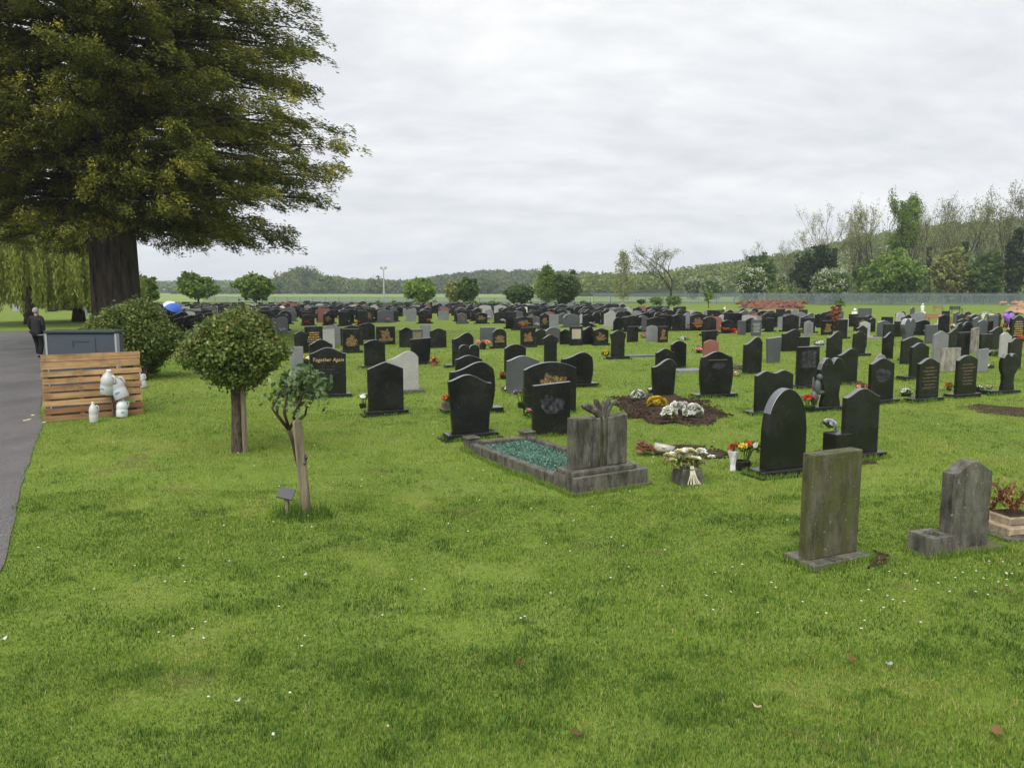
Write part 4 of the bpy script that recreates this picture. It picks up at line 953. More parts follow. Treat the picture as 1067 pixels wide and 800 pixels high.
    n = 5200; c_ = np.stack([rng.uniform(-W_/2+.11, W_/2-.11, n), rng.uniform(.43, Ln-.13, n), .092+rng.random(n)*.018], 1)
    tag(link('glass_chippings', cloud_mesh('glass_chippings', c_, .02, M['chipsl'], rng.random(n), .8), T), kind='stuff')
M['chips'] = mat('green_chippings', (.06, .15, .11), .6, .4, lambda nt, b: L(nt, ramp(nt, noise(nt, coords(nt), 60, 4, .8), [(.35, (.015, .045, .03)), (.55, (.04, .12, .085)), (.7, (.12, .22, .17))]), b.inputs['Base Color']))
M['chipsl'] = leafmat('green_glass_chip', (.015, .045, .03), (.035, .12, .08), (.2, .33, .26), 0, .3, .5)
kerbgrave()
# ------------------------------------------------------------------ far rows
LAND = [(100, 'behind the huge conifer bush'), (245, 'around the left round-headed tree'), (290, 'beyond the clipped lollipop tree'), (345, 'below the meadow wood'), (400, 'left of the floodlight mast'), (455, 'below the light green tree by the mast'), (525, 'below the clipped yellow-green hedge'),
        (590, 'below the pointed poplar'), (640, 'just right of the poplar'), (680, 'below the silver birch'), (735, 'below the pale shrubs'), (850, 'below the red earth heap'), (900, 'around the reddish bush'), (2000, 'below the right tree belt')]
VAR = {}
SHN = {'flat': 'square', 'ogee': 'ogee-topped', 'arc': 'arched', 'half': 'half-curved', 'gable': 'gabled', 'round': 'round-topped'}
CLN = {'black': 'black', 'dark': 'dark grey', 'grey': 'grey', 'pale': 'pale', 'red': 'reddish', 'white': 'white'}
def variant(shape, m, gold):
    k = (shape, m, gold)
    if k not in VAR:
        rd = random.Random(hash(k) % 1000 if False else len(VAR)*7+3); mb = MB()
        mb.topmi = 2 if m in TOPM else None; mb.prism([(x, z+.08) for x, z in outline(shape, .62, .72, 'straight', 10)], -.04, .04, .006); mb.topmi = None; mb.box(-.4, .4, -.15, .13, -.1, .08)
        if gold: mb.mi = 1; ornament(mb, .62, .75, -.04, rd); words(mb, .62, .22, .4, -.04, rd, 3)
        VAR[k] = mb.mesh('headstone', [M[m], M['goldart'], M[TOPM.get(m, 'sheentop')]])
    return VAR[k]
rd = random.Random(77); cand = []
u = (math.cos(R(23)), math.sin(R(23))); nrm = (-u[1], u[0])
sp_ = np.array(SPOTS)
c_ = 15.0; k = 0
while c_ < 100:
    s_ = -90+rd.random()
    while s_ < 120:
        s_ += rd.uniform(1.05, 1.5)
        x = u[0]*s_+nrm[0]*c_+rd.uniform(-.1, .1); y = u[1]*s_+nrm[1]*c_+rd.uniform(-.15, .15)
        if y < 20: continue
        px, py = to_px(x, y, 0)
        if not (-60 < px < 1120): continue
        if px < 176: ok = 322.5 < py < 333 and px < 120 and rd.random() < .10 or (px >= 160 and 323.5 < py < 352)
        elif px < 300: ok = 323.0 < py < 352
        elif px < 392: ok = 321.6 < py < 340
        elif px < 530: ok = 323.2 < py < 342 and not (338 < py)
        elif px < 640: ok = 323.5 < py < 345
        elif px < 720: ok = 327.0-(px-640)*0+2*(px > 680) < py < 347
        elif px < 850: ok = 333.5 < py < 350
        else: ok = 337 < py < 356 and rd.random() < .5
        if not ok: continue
        occ = .84 if py < 333 else .76
        if px > 640: occ = .85
        if rd.random() > occ: continue
        if np.min((sp_[:, 0]-x)**2+(sp_[:, 1]-y)**2) < .9: continue
        cand.append((y, x, px, py))
    c_ += 1.55 if k % 2 else 2.7
    k += 1
cand.sort()
NIND = max(0, 300-len([o for o in COL.objects if o.name.startswith('headstone')]))
print('far stones', len(cand), 'individual', min(NIND, len(cand)))
stuff = MB(); SM = [M[k] for k in ('black', 'dark', 'grey', 'pale', 'red', 'white', 'goldart', 'sheentop', 'sheendark')]; groups = {}
auto = []
for i, (y, x, px, py) in enumerate(cand):
    m = rd.choices(['black', 'dark', 'grey', 'pale', 'red', 'white'], [72, 12, 7, 5, 3, 1])[0]
    sh = rd.choice(['flat', 'ogee', 'arc', 'half', 'gable', 'round', 'ogee', 'flat']); gold = rd.random() < .17 and m in ('black', 'dark')
    rz = R(23+rd.uniform(-6, 6)); w_ = rd.uniform(.85, 1.35) if rd.random() < .88 else 1.8; hh = rd.uniform(.85, 1.22)
    if i < NIND:
        o = link('headstone', variant(sh, m, gold)); o.location = (x, y, float(gz(x, y))); o.rotation_euler = (0, R(rd.uniform(-1.5, 1.5)), rz); o.scale = (w_, 1, hh)
        sec = next(n for lim_, n in LAND if px < lim_); bd_ = 'front' if py > 346 else ('nearer' if py > 339 else ('middle' if py > 334 else 'far'))
        groups.setdefault((bd_, sec, m, sh, gold), []).append((px, o)); SPOTS.append((x, y)); auto.append((x, y, px, py))
    else:
        stuff.M = Matrix.Translation((x, y, float(gz(x, y)))) @ Matrix.Rotation(rz, 4, 'Z') @ Matrix.Diagonal((w_, 1, hh, 1)); stuff.mi = ['black', 'dark', 'grey', 'pale', 'red', 'white'].index(m)
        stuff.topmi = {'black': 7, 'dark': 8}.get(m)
        stuff.prism([(a, b+.06) for a, b in outline(sh, .62, .74, 'straight', 6)], -.04, .04, .006)
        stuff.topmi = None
        if gold: stuff.mi = 6; stuff.box(-.17, .17, -.044, -.038, .3, .62)
        auto.append((x, y, px, py))
stuff.M = Matrix.Identity(4)
ORD = ['first', 'second', 'third', 'fourth', 'fifth', 'sixth', 'seventh', 'eighth', 'ninth', 'tenth', 'eleventh', 'twelfth']
for (bd_, sec, m, sh, gold), lst in groups.items():
    lst.sort(key=lambda t: t[0])
    for i, (px, o) in enumerate(lst):
        lab = '%s%s %s headstone, %s rows %s' % ('gold-lettered ' if gold else '', CLN[m], SHN[sh], bd_, sec)
        if len(lst) > 1: lab += ', %s from left' % ORD[min(i, 11)]
        tag(o, lab, 'headstone', 'headstones on the lawn')
tag(stuff.build('headstone', SM), 'dense farthest rows of small headstones below the meadow', 'headstones', kind='stuff')
# ------------------------------------------------------------------ flowers
def petal(name, c): M[name] = leafmat(name, tuple(x*.78 for x in c), c, tuple(min(1, x*1.25+.03) for x in c), .2, .6)
for nm, c in dict(petal_white=(.72, .72, .68), petal_yellow=(.75, .52, .03), petal_red=(.6, .03, .02), petal_orange=(.75, .2, .04), petal_purple=(.3, .12, .5), petal_pink=(.7, .25, .32), petal_cream=(.6, .56, .32), petal_silver=(.45, .45, .52), petal_brown=(.2, .1, .05), petal_peach=(.75, .36, .2)).items(): petal(nm, c)
M['terracotta'] = mat('terracotta', (.35, .14, .08), .8); M['wrap'] = mat('white_paper_wrap', (.6, .6, .62), .6); M['potblack'] = mat('black_plastic_pot', (.01, .01, .01), .4)
M['stems'] = mat('pale_stems', (.5, .47, .34), .7)
def bloom(rg, c, r, V, Fc, T, n=9, nrm=None):
    r = r*1.35
    if nrm is not None:
        nz = unit(np.asarray(nrm, float)+rg.normal(size=3)*.2); ax = unit(np.cross(nz, [.31, .9, .27])); ay = np.cross(nz, ax); B_ = np.stack([ax, ay, nz], 1)
    base = len(V)*0
    for ring in range(3):
        k = n-ring*2
        for i in range(k):
            a = 6.283*i/k+ring*.4+rg.random()*.3; up = [.15, .55, 1.1][ring]; ln = r*[1, .8, .5][ring]*rg.uniform(.85, 1.1)
            d = np.array([math.cos(a)*math.cos(up), math.sin(a)*math.cos(up), math.sin(up)]); s_ = np.array([-math.sin(a), math.cos(a), 0])*ln*.5
            if nrm is not None: d = B_@d; s_ = B_@s_
            b = len(V); V += [c, c+d*ln*.6-s_, c+d*ln, c+d*ln*.6+s_]; Fc.append((b, b+1, b+2, b+3)); T += [rg.random()]*4
def bouquet(loc, label, groups, r, h, z0=0.0, pot=None, leafm='leafA', nleaf=120, group=None, blr=.035, name='flower_bouquet', flat=.6):
    """groups: list of (petal material, n, offset x, y, spread)"""
    rg = np.random.default_rng(int(abs(loc[0]*100+loc[1]*10)) % 9999); T_ = empty(name, (loc[0], loc[1], float(gz(loc[0], loc[1]))+z0), 0, label, 'flowers', group)
    cs = []
    for pm, n, ox, oy, sp__ in groups:
        V = []; Fc = []; T = []
        for i in range(n):
            d = unit(rg.normal(size=3)); d[2] = abs(d[2]); c = np.array([ox, oy, h])+d*np.array([sp__, sp__, sp__*flat])*rg.uniform(.75, 1.05); bloom(rg, c, blr*rg.uniform(.8, 1.25), V, Fc, T, 9, d+[0, 0, .3]); cs.append(c)
        link('blooms', np_mesh('blooms', np.array(V), [np.array(Fc)], M[pm], attr=T), T_)
    cs = np.array(cs)
    if nleaf:
        q = cs[rg.integers(0, len(cs), nleaf)]*np.array([1, 1, 1])+rg.normal(size=(nleaf, 3))*blr*.9-np.array([0, 0, blr*.8])
        q[:, 2] = np.maximum(q[:, 2], .01)
        link('foliage', cloud_mesh('foliage', q, blr*1.6, M[leafm], rg.random(nleaf), .45, rg=rg), T_)
        st = MB()
        for c in cs[:14]: st.tube([(c[0]*.15, c[1]*.15, .0), (c[0]*.6, c[1]*.6, c[2]*.6), tuple(c)], .004, 4, False)
        st.build('stems', M['leafA'], T_)
    if pot:
        kind, pr, ph = pot; mb = MB()
        if kind == 'stone': mb.prism([(-pr*.75, 0), (-pr, 0), (-pr*.85, ph), (pr*.85, ph), (pr, 0)], -pr, pr, .006); mb.build('pot', M['stone2'], T_)
        elif kind == 'black': mb.lathe([(pr*.8, 0), (pr, ph), (pr*.9, ph), (pr*.85, ph*.8)], 14); mb.build('pot', M['potblack'], T_)
        elif kind == 'terracotta': mb.lathe([(pr*.75, 0), (pr, ph), (pr*.9, ph), (pr*.85, ph*.8)], 14); mb.build('pot', M['terracotta'], T_)
        elif kind == 'wrap':
            n = 14; prof = [(pr*.7, 0), (pr*.55, ph*.3), (pr*.8, ph*.7), (pr*1.2, ph)]
            mb.lathe(prof, n); mb.v = [(a*(1+.12*math.sin(7*math.atan2(b, a)+c*20)), b*(1+.12*math.sin(7*math.atan2(b, a)+c*20)), c) for a, b, c in mb.v]; mb.build('paper_wrap', M['wrap'], T_)
    return T_
def fl(px, py, label, groups, rpx, toppx, **kw):
    """py: ground row; toppx: picture row of flower heads"""
    g = G(px, py); k = g.y/F; zt = PX(px, toppx, g.y).z-g.z-kw.get('z0', 0)
    bouquet(g, label, [(a, n, ox*k, oy*k, s_*k) for a, n, ox, oy, s_ in groups], rpx*k, max(zt-rpx*k*.5, .04), blr=kw.pop('blr', max(.03, 1.6*k)), **kw)
# bright flowers by the pointed arch stone
fl(774, 490, 'red, orange, yellow and white flowers by the pointed-arch headstone', [('petal_red', 7, 6, 2, 5), ('petal_yellow', 4, 12, 0, 4), ('petal_white', 4, 13, -3, 4), ('petal_yellow', 3, -1, -6, 4)], 12, 458, pot=('black', .1, .12), leafm='leafA', nleaf=260)
fl(763.5, 490, 'orange-red flowers in a white paper-wrapped vase left of the bright flowers', [('petal_orange', 6, 1, -1, 4.5), ('petal_red', 3, 0, 1, 4)], 6, 463, pot=('wrap', .055, .24), nleaf=30)
# silver flowers on vase block
g = G(863, 477); 
bouquet((g.x+.06, g.y+.15, 0), 'silvery white flowers on the black vase block', [('petal_silver', 12, 0, 0, .10)], .1, .06, z0=.36, nleaf=50, blr=.035)
fl(842, 429, 'red flowers at the left foot of the carved heart headstone', [('petal_red', 14, 0, 0, 8)], 8, 413, pot=('black', .12, .1))
fl(378, 425, 'white flowers at the left foot of the peaked black headstone', [('petal_white', 10, 2, 0, 5)], 5, 411, pot=('black', .07, .08))
fl(544, 425, 'purple and red flowers in a black pot beside the broad arched headstone', [('petal_purple', 8, -2, 0, 6), ('petal_red', 4, 1, -3, 3), ('petal_white', 2, -1, -2, 4)], 7, 406, pot=('black', .09, .1))
fl(551, 436, 'pale cream and pink flowers low behind the square etched headstone', [('petal_cream', 5, 0, 0, 4), ('petal_pink', 3, 0, 0, 4)], 4, 427)
fl(465, 426, 'red-orange flowers in a stone pot left of the overlapping column', [('petal_orange', 6, 0, 0, 4), ('petal_red', 4, 0, 0, 4)], 5, 412, pot=('stone', .09, .12))
fl(452, 381, 'orange flowers on the grey base of the narrowing headstone', [('petal_orange', 8, 0, 0, 4)], 4, 373, pot=('terracotta', .1, .1))
fl(503, 364, 'pink and peach flowers in a pot between two gold-ornamented headstones', [('petal_pink', 7, -5, 0, 4), ('petal_peach', 9, 3, 0, 5)], 9, 353, pot=('black', .14, .25))
fl(525, 395, 'brownish red flowers at the left foot of the slate-grey headstone', [('petal_red', 4, 0, 0, 4), ('petal_brown', 5, 0, 2, 4)], 4, 388, pot=('black', .1, .1))
fl(527, 408, 'small white and brown flowers on the ground left of the slate-grey headstone', [('petal_white', 5, 0, 0, 4), ('petal_brown', 3, 0, 0, 4)], 4, 402)
fl(319, 381, 'yellow and white flowers left of the Together Again headstone', [('petal_yellow', 14, -3, 0, 5), ('petal_white', 4, 3, -3, 3)], 7, 370, pot=('black', .1, .2))
fl(632, 371, 'yellow flowers at the left of the lone broad-based headstone', [('petal_yellow', 10, 0, 0, 4)], 5, 365, pot=('black', .08, .08))
fl(769, 385, 'white and cream flowers at the left foot of the tall plain black headstone', [('petal_white', 7, 0, 0, 5), ('petal_cream', 5, 0, 0, 5)], 6, 380, pot=('stone', .14, .14))
fl(766, 392, 'second smaller pot of pale flowers in front of the white and cream ones', [('petal_cream', 5, 0, 0, 3)], 3, 388, pot=('terracotta', .08, .1))
fl(728, 368, 'pinkish brown flowers left of the brick-red headstone', [('petal_pink', 4, 0, 0, 4), ('petal_brown', 5, 0, 0, 4)], 4, 362, pot=('black', .1, .1))
fl(944, 413, 'white flowers on the left base of the worn-fronted headstone', [('petal_white', 14, 0, 0, 6)], 7, 405, pot=('black', .1, .06))
fl(989, 407, 'single red flower bunch left of the faintly lettered headstone', [('petal_red', 5, 0, 0, 3)], 3, 400, pot=('black', .05, .05))
fl(1020, 409, 'green foliage bunch between the arc-topped and heart headstones', [('petal_white', 3, 0, 0, 5)], 6, 402, leafm='leafA', nleaf=220, pot=('black', .1, .08))
fl(1029, 408, 'yellowish green bunch at the left foot of the heart headstone', [('petal_cream', 5, 0, 0, 4)], 5, 401, leafm='leafB', nleaf=120)
fl(896, 404, 'pink-red flowers left of the peaked headstone with etched roses', [('petal_pink', 7, 0, 0, 6), ('petal_red', 3, 3, 0, 4)], 7, 399)
fl(677, 413, 'white flower bunch between brown earth and the nearest of three black headstones', [('petal_white', 4, 0, 0, 4)], 4, 405, pot=('stone', .1, .07))
fl(689, 352, 'pink flowers in front of the light grey arched headstone', [('petal_pink', 6, -16, 0, 3)], 4, 347)
fl(765, 350, 'bright red heart-shaped flowers among the dark stones below the heap', [('petal_red', 12, 0, 0, 4)], 5, 343, nleaf=0)
fl(700, 354, 'white ball of flowers in the middle rows right of the gold-figured slim stone', [('petal_white', 9, 12, 0, 3)], 4, 351)
fl(999, 344, 'red flowers by the end of the far red bench', [('petal_red', 12, 2, 0, 4)], 5, 336)
fl(993, 345, 'white and yellow flowers by the end of the far red bench', [('petal_white', 6, 0, 0, 3), ('petal_yellow', 4, 0, 0, 3)], 4, 338)
fl(1031, 336, 'heap of cream and white flowers near the right edge of the far lawn', [('petal_white', 16, -6, 0, 8), ('petal_cream', 12, 4, 0, 8), ('petal_peach', 6, 8, 0, 5)], 12, 325)
fl(1040, 341, 'yellowish green flowers under the purple balloon', [('petal_yellow', 8, -3, 0, 7)], 8, 335)
fl(907, 342, 'red flowers leaning on a small black stone right of the reddish bush', [('petal_red', 12, 0, 0, 3)], 4, 336)
fl(1052, 349, 'peach flowers below the purple balloon', [('petal_peach', 8, 0, 0, 4)], 5, 343)
fl(1064, 356, 'red flowers at the right edge beside the tall ogee headstone', [('petal_red', 10, 0, 0, 4)], 5, 350)
fl(946, 376, 'white and peach flowers beside the broad black arched headstones', [('petal_white', 4, 3, 0, 4), ('petal_peach', 5, -4, 0, 5)], 5, 372)
# few for the far rows, shared shapes
fm = []
for pm in ('petal_red', 'petal_white', 'petal_yellow', 'petal_pink', 'petal_orange', 'petal_purple'):
    rg = np.random.default_rng(5); V = []; Fc = []; T = []
    for i in range(9): bloom(rg, np.array([rg.uniform(-.12, .12), rg.uniform(-.1, .1), rg.uniform(.12, .3)]), .075, V, Fc, T, 6)
    fm.append((pm, np_mesh('flower_bunch', np.array(V), [np.array(Fc)], M[pm], attr=T)))
rd = random.Random(31); cnt = {}
ORD2 = ORD+['thirteenth', 'fourteenth', 'fifteenth', 'sixteenth', 'seventeenth', 'eighteenth', 'nineteenth', 'twentieth']
sel = sorted(rd.sample(range(min(len(auto), 330)), 95), key=lambda i: auto[i][2])
for i in sel:
    x, y, px, py = auto[i]; pm, me = fm[rd.choices(range(6), [5, 6, 3, 4, 3, 1])[0]]
    o = link('flower_bunch', me); o.location = (x+rd.uniform(-.35, .35), y-.32, float(gz(x, y))); o.rotation_euler = (0, 0, rd.uniform(0, 6))
    sec = next(n for l_, n in LAND if px < l_); c_ = pm.split('_')[1]; k = (c_, sec); cnt[k] = cnt.get(k, 0)+1
    tag(o, '%s flowers in far rows %s, %s from left' % (c_, sec, ORD2[min(cnt[k]-1, 19)]), 'flowers', 'flowers at the far headstones')
# ------------------------------------------------------------------ fresh grave mound
def mound(pxs, label, h, m, seed, name='soil_mound', clods=1700, cs=.035):
    """pxs: outline pixels on the ground"""
    P = [G(*p) for p in pxs]; c = sum(P, Vector())/len(P); rg = np.random.default_rng(seed)
    n = len(P); V = [(0, 0, h)]; Fc = []
    for k, q in enumerate([.3, .55, .78, .92, 1.06]):
        for i in range(n*3):
            a = P[i//3].lerp(P[(i//3+1) % n], (i % 3)/3)-c; j = 1+.10*rg.normal()*(q > .5)
            V.append((a.x*q*j, a.y*q*j, h*(1-q**2.2)*rg.uniform(.7, 1.25)-(.03 if q > 1 else -.006)))
    N3 = n*3
    for i in range(N3): Fc.append((0, 1+i, 1+(i+1) % N3))
    me = bpy.data.meshes.new(name); F4 = [(1+k*N3+i, 1+(k+1)*N3+i, 1+(k+1)*N3+(i+1) % N3, 1+k*N3+(i+1) % N3) for k in range(4) for i in range(N3)]
    me.from_pydata(V, [], Fc+F4); me.materials.append(m); me.polygons.foreach_set('use_smooth', [True]*len(me.polygons))
    T = empty(name, c, 0, label, 'earth'); link('earth', me, T)
    b = MB(); rd = random.Random(seed)
    for i in range(clods):
        a = rg.random()**.5*1.08; p = (P[rd.randrange(n)]).lerp(P[rd.randrange(n)], rd.random())-c
        q = p*rd.uniform(.5, 1.1); rr = cs*rd.uniform(.25, .8); e = q.length/max(1e-3, max(v.length for v in [pp-c for pp in P]))
        b.ball((q.x, q.y, max(0.005, h*(1-e**1.8)*.95)), rr, 5, 3, (1, .8, .7), noise=.5, rd=rd)
    b.build('clods', m, T); return T
mound([(636, 414), (660, 410), (700, 411), (735, 420), (757, 434), (735, 443), (690, 441), (655, 436)], 'brown earth mound of a fresh grave covered with flowers', .10, M['soil'], 3)
mound([(668, 467), (700, 463), (735, 465), (762, 474), (752, 478), (715, 480), (680, 474)], 'thin patch of bare brown soil around the stone flower pot', .02, M['soil'], 4, clods=260, cs=.03, name='soil_patch')
mound([(990, 423), (1020, 422), (1067, 426), (1100, 431), (1090, 438), (1060, 434), (1020, 430)], 'worn strip of bare soil in the grass at the right edge', .012, M['soil'], 5, clods=160, cs=.03, name='soil_patch')
mound([(838, 470), (870, 466), (905, 468), (933, 474), (915, 484), (860, 486)], 'bare soil around the black headstone with the vase block', .015, M['soil'], 6, clods=140, cs=.03, name='soil_patch')
mound([(912, 575), (928, 578), (924, 588), (905, 592)], 'small bare patch at the right of the mossy slab', .01, M['soil'], 7, clods=50, cs=.02, name='soil_patch')
mound([(766, 320.5), (790, 318.5), (820, 318.5), (838, 320), (834, 322), (790, 322.4)], 'long heap of red earth in front of the metal fence', .8, M['redsoil'], 8, clods=200, cs=.5, name='earth_heap')
mound([(1046, 323.5), (1067, 322), (1110, 323), (1110, 327), (1060, 327)], 'tan heap of earth at the right end of the far lawn', .95, mat('tan_soil', (.36, .22, .13), .95), 9, clods=60, cs=.4, name='earth_heap')
# wreaths lying on the mound
def wreath(px, py, label, mats, n, rx, ry, hz, blr=.05):
    rx *= 1.35; ry *= 1.2
    g = G(px, py); k = g.y/F; rg = np.random.default_rng(px); T_ = empty('funeral_flowers', (g.x, g.y, g.z+.12), 0, label, 'flowers', 'flowers on the fresh grave')
    allc = []
    for pm, n_ in mats:
        V = []; Fc = []; T = []
        for i in range(n_):
            a = rg.uniform(0, 6.28); q = rg.random()**.5; c = np.array([math.cos(a)*q*rx*k, math.sin(a)*q*ry*k*2.2, hz*(1.1-q**4)*rg.uniform(.7, 1.2)+.03]); bloom(rg, c, blr*rg.uniform(.8, 1.25), V, Fc, T, 9, [math.cos(a)*q*1.6, math.sin(a)*q*1.6, .7]); allc.append(c)
        link('blooms', np_mesh('blooms', np.array(V), [np.array(Fc)], M[pm], attr=T), T_)
    allc = np.array(allc); q = allc[rg.integers(0, len(allc), 240)]*[.95, .95, .8]+rg.normal(size=(240, 3))*.03
    link('foliage', cloud_mesh('foliage', q, .07, M['leafA'], rg.random(240), .4, rg=rg), T_)
wreath(709, 437, 'large spray of white flowers on the fresh grave', [('petal_white', 100)], 22, 9, .25, .085)
wreath(684, 429, 'spray of yellow flowers on the fresh grave', [('petal_yellow', 60)], 14, 7, .23, .065)
wreath(722, 439, 'smaller white spray at the right end of the fresh grave', [('petal_white', 50)], 11, 7, .18, .08)
wreath(697, 441, 'low white flowers in front of the yellow spray on the fresh grave', [('petal_white', 36)], 9, 5, .12, .07)
wreath(665, 421, 'pale paper-wrapped flowers at the left end of the fresh grave', [('petal_white', 24), ('petal_silver', 14)], 11, 5, .2, .05)
# stone pot with bouquet lying on it
g = G(716, 503); T_ = empty('flower_pot', g, R(15), 'tapered stone pot holding cream flowers with dangling pale stems', 'flower pot')
mb = MB(); mb.prism([(-.15, 0), (.15, 0), (.115, .19), (-.115, .19)], -.13, .13, .008); mb.build('pot', M['stone2'], T_)
mb = MB()
for i in range(11): a = random.uniform(-.05, .05); mb.tube([(a*.4, -.10, .22), (a*.7-.01, -.15, .13), (a*1.6+random.uniform(-.02, .05), -.17, .02)], .006, 5)
mb.build('stems', M['stems'], T_)
rg = np.random.default_rng(8)
for pm, n in (('petal_cream', 26), ('petal_white', 16)):
    V = []; Fc = []; T = []
    for i in range(n): bloom(rg, np.array([rg.normal()*.12-.02, rg.normal()*.06, .25+rg.random()*.14]), .042, V, Fc, T)
    link('blooms', np_mesh('blooms', np.array(V), [np.array(Fc)], M[pm], attr=T), T_)
q = rg.normal(size=(420, 3))*np.array([.12, .07, .04])+[-.02, 0, .27]
link('foliage', cloud_mesh('foliage', q, .07, M['olive'], rg.random(420), .35, rg=rg), T_)
g = G(676, 474); T_ = empty('dried_bouquet', g+Vector((0, 0, .03)), R(-12), 'withered brown bouquet in torn clear wrapping lying left of the stone pot', 'flowers')
q = rg.random((260, 1)); D_ = np.concatenate([-np.ones((260, 1)), rg.normal(size=(260, 1))*.4, rg.normal(size=(260, 1))*.2+.25], 1)
C_ = np.concatenate([.12-.26*q, (rg.normal(size=(260, 1))*.08)*(q+.2), .05+.1*q*rg.random((260, 1))], 1)
link('dry_leaves', cloud_mesh('dry_leaves', C_, .11, M['petal_brown'], rg.random(260), .3, D_, rg=rg), T_)
mb = MB(); mb.prism([(.05, .03), (.30, .02), (.34, .10), (.08, .14)], -.05, .05, .02); mb.build('wrapping', mat('clear_film', (.35, .34, .32), .25, .6), T_, True)
# ------------------------------------------------------------------ right edge planters
def planter(px, py, w_, dp, h, lab, step, plant):
    g = G(px, py); r = R(14); T_ = empty('stone_planter', g, r, lab, 'planter')
    mb = MB(); mb.box(-w_/2, w_/2, 0, dp, step*2+.02, step*2+h, .01); mb.build('trough', M['sand'], T_)
    if step: mb = MB(); mb.box(-w_/2-.06, w_/2+.06, -.06, dp+.06, .03, step*2+.018, .01); mb.build('step', M['sand'], T_); mb = MB(); mb.box(-w_/2-.16, w_/2+.16, -.14, dp+.14, -.05, .03, .006); mb.build('slab_base', M['stone2'], T_)
    if plant:
        rd = random.Random(2); b = MB(); tips = []
        for i in range(26):
            a = rd.uniform(0, 6.28); l_ = rd.uniform(.12, .34); e = (math.cos(a)*l_*.7, dp/2+math.sin(a)*l_*.6, step*2+h+l_*.9)
            b.tube([(0, dp/2, step*2+h-.01), (e[0]*.4, dp/2+(e[1]-dp/2)*.4, step*2+h+l_*.5), e], .005, 4, False); tips += [(e[0]*t, dp/2+(e[1]-dp/2)*t, step*2+h+l_*.9*t) for t in (.5, .75, 1)]
        b.build('twigs', M['petal_brown'], T_); tp = np.array(tips)[np.random.default_rng(3).integers(0, len(tips), 190)]+np.random.default_rng(4).normal(size=(190, 3))*.025
        link('dry_leaves', cloud_mesh('dry_leaves', tp, .035, M['drybrown'], rng.random(190), .6), T_)
        mb = MB(); mb.box(-w_/2+.03, w_/2-.03, .03, dp-.03, step*2+h, step*2+h+.006); mb.build('soil', M['soil'], T_)
M['drybrown'] = leafmat('dry_red_leaves', (.12, .045, .02), (.25, .1, .05), (.4, .2, .1), .1)
planter(1041, 551, .20, .22, .13, 'small sandy stone planter with reddish dry stems, left of the stepped one', 0, True)
planter(1068, 558, .34, .28, .09, 'stepped sandstone planter with a dry reddish plant at the right edge', .04, True)
# ------------------------------------------------------------------ clipped tree, rose, bush
def ball_tree():
    g = G(248, 471); T_ = empty('clipped_tree', g, 0, 'round clipped lollipop tree with stout stem in the left foreground', 'tree'); rg = np.random.default_rng(15)
    Y = g.y; k = Y/F; zt = PX(250, 332, Y).z-g.z; zb = PX(250, 399, Y).z-g.z; r = 47*k
    mb = MB(); mb.tube([(0, 0, -.1), (-.005, 0, .03), (0, 0, .3), (.01, 0, .6), (.02, 0, zb+.15)], [.10, .078, .07, .066, .08], 14)
    for i in range(9): a = i*.7; mb.tube([(0, 0, zb-.05), (math.cos(a)*.2, math.sin(a)*.2, zb+.12), (math.cos(a)*.5, math.sin(a)*.5, zb+.3)], [.05, .03, .012], 6)
    mb.build('trunk', M['barkstem'], T_, True)
    cz_ = (zt+zb)/2; rz = (zt-zb)/2
    n = 1500; d = unit(rg.normal(size=(n, 3))); q = np.where(rg.random((n, 1)) < .75, rg.uniform(.86, 1.04, (n, 1)), rg.uniform(.3, .9, (n, 1)))
    lump = 1+.08*np.sin(d[:, :1]*5+1)+.07*np.sin(d[:, 1:2]*8)+.07*np.sin(d[:, 2:]*6+2)
    low = np.where(d[:, 2:] < -.3, .95, 1); c = np.array([.02, 0, cz_])+d*q*lump*low*np.array([r, r, rz])
    m_ = 22; C_ = (c[:, None]+rg.normal(size=(n, m_, 3))*.045).reshape(-1, 3); T = np.repeat(rg.random(n)*.6, m_)+rg.random(n*m_)*.45+.06
    link('crown', cloud_mesh('crown', C_, .058, M['ball'], T, .6, rg=rg), T_)
    up = c[(d[:, 2] > .1) & (q[:, 0] > .86)]; up = up[rg.integers(0, len(up), 230)]; C_ = (up[:, None]*1.0+np.array([0, 0, .02])+rg.normal(size=(230, 9, 3))*.03).reshape(-1, 3)
    sh_ = c[(q[:, 0] > .95)][:90]; ctr0 = np.array([.02, 0, cz_]); tt = rg.random((90, 14, 1)); dr = unit(sh_-ctr0+np.array([0, 0, .15])); C2 = (sh_[:len(sh_), None]+dr[:, None]*tt[:len(sh_)]*.13+rg.normal(size=(len(sh_), 14, 3))*.018).reshape(-1, 3)
    link('stray_shoots', cloud_mesh('stray_shoots', C2, .045, M['ball'], rg.random(len(C2)), .5, rg=rg), T_)
    link('young_tips', cloud_mesh('young_tips', C_, .045, M['redtip'], rg.random(len(C_)), .5, rg=rg), T_)
    s_ = MB(); s_.tube([(.11, -.03, -.1), (.105, -.03, zb+.1)], .035, 8); s_.build('stake', M['timber'], T_)
ball_tree()
M['bushleaf'] = leafmat('bush_leaves', (.05, .08, .018), (.11, .155, .035), (.23, .26, .075), .3, .5)
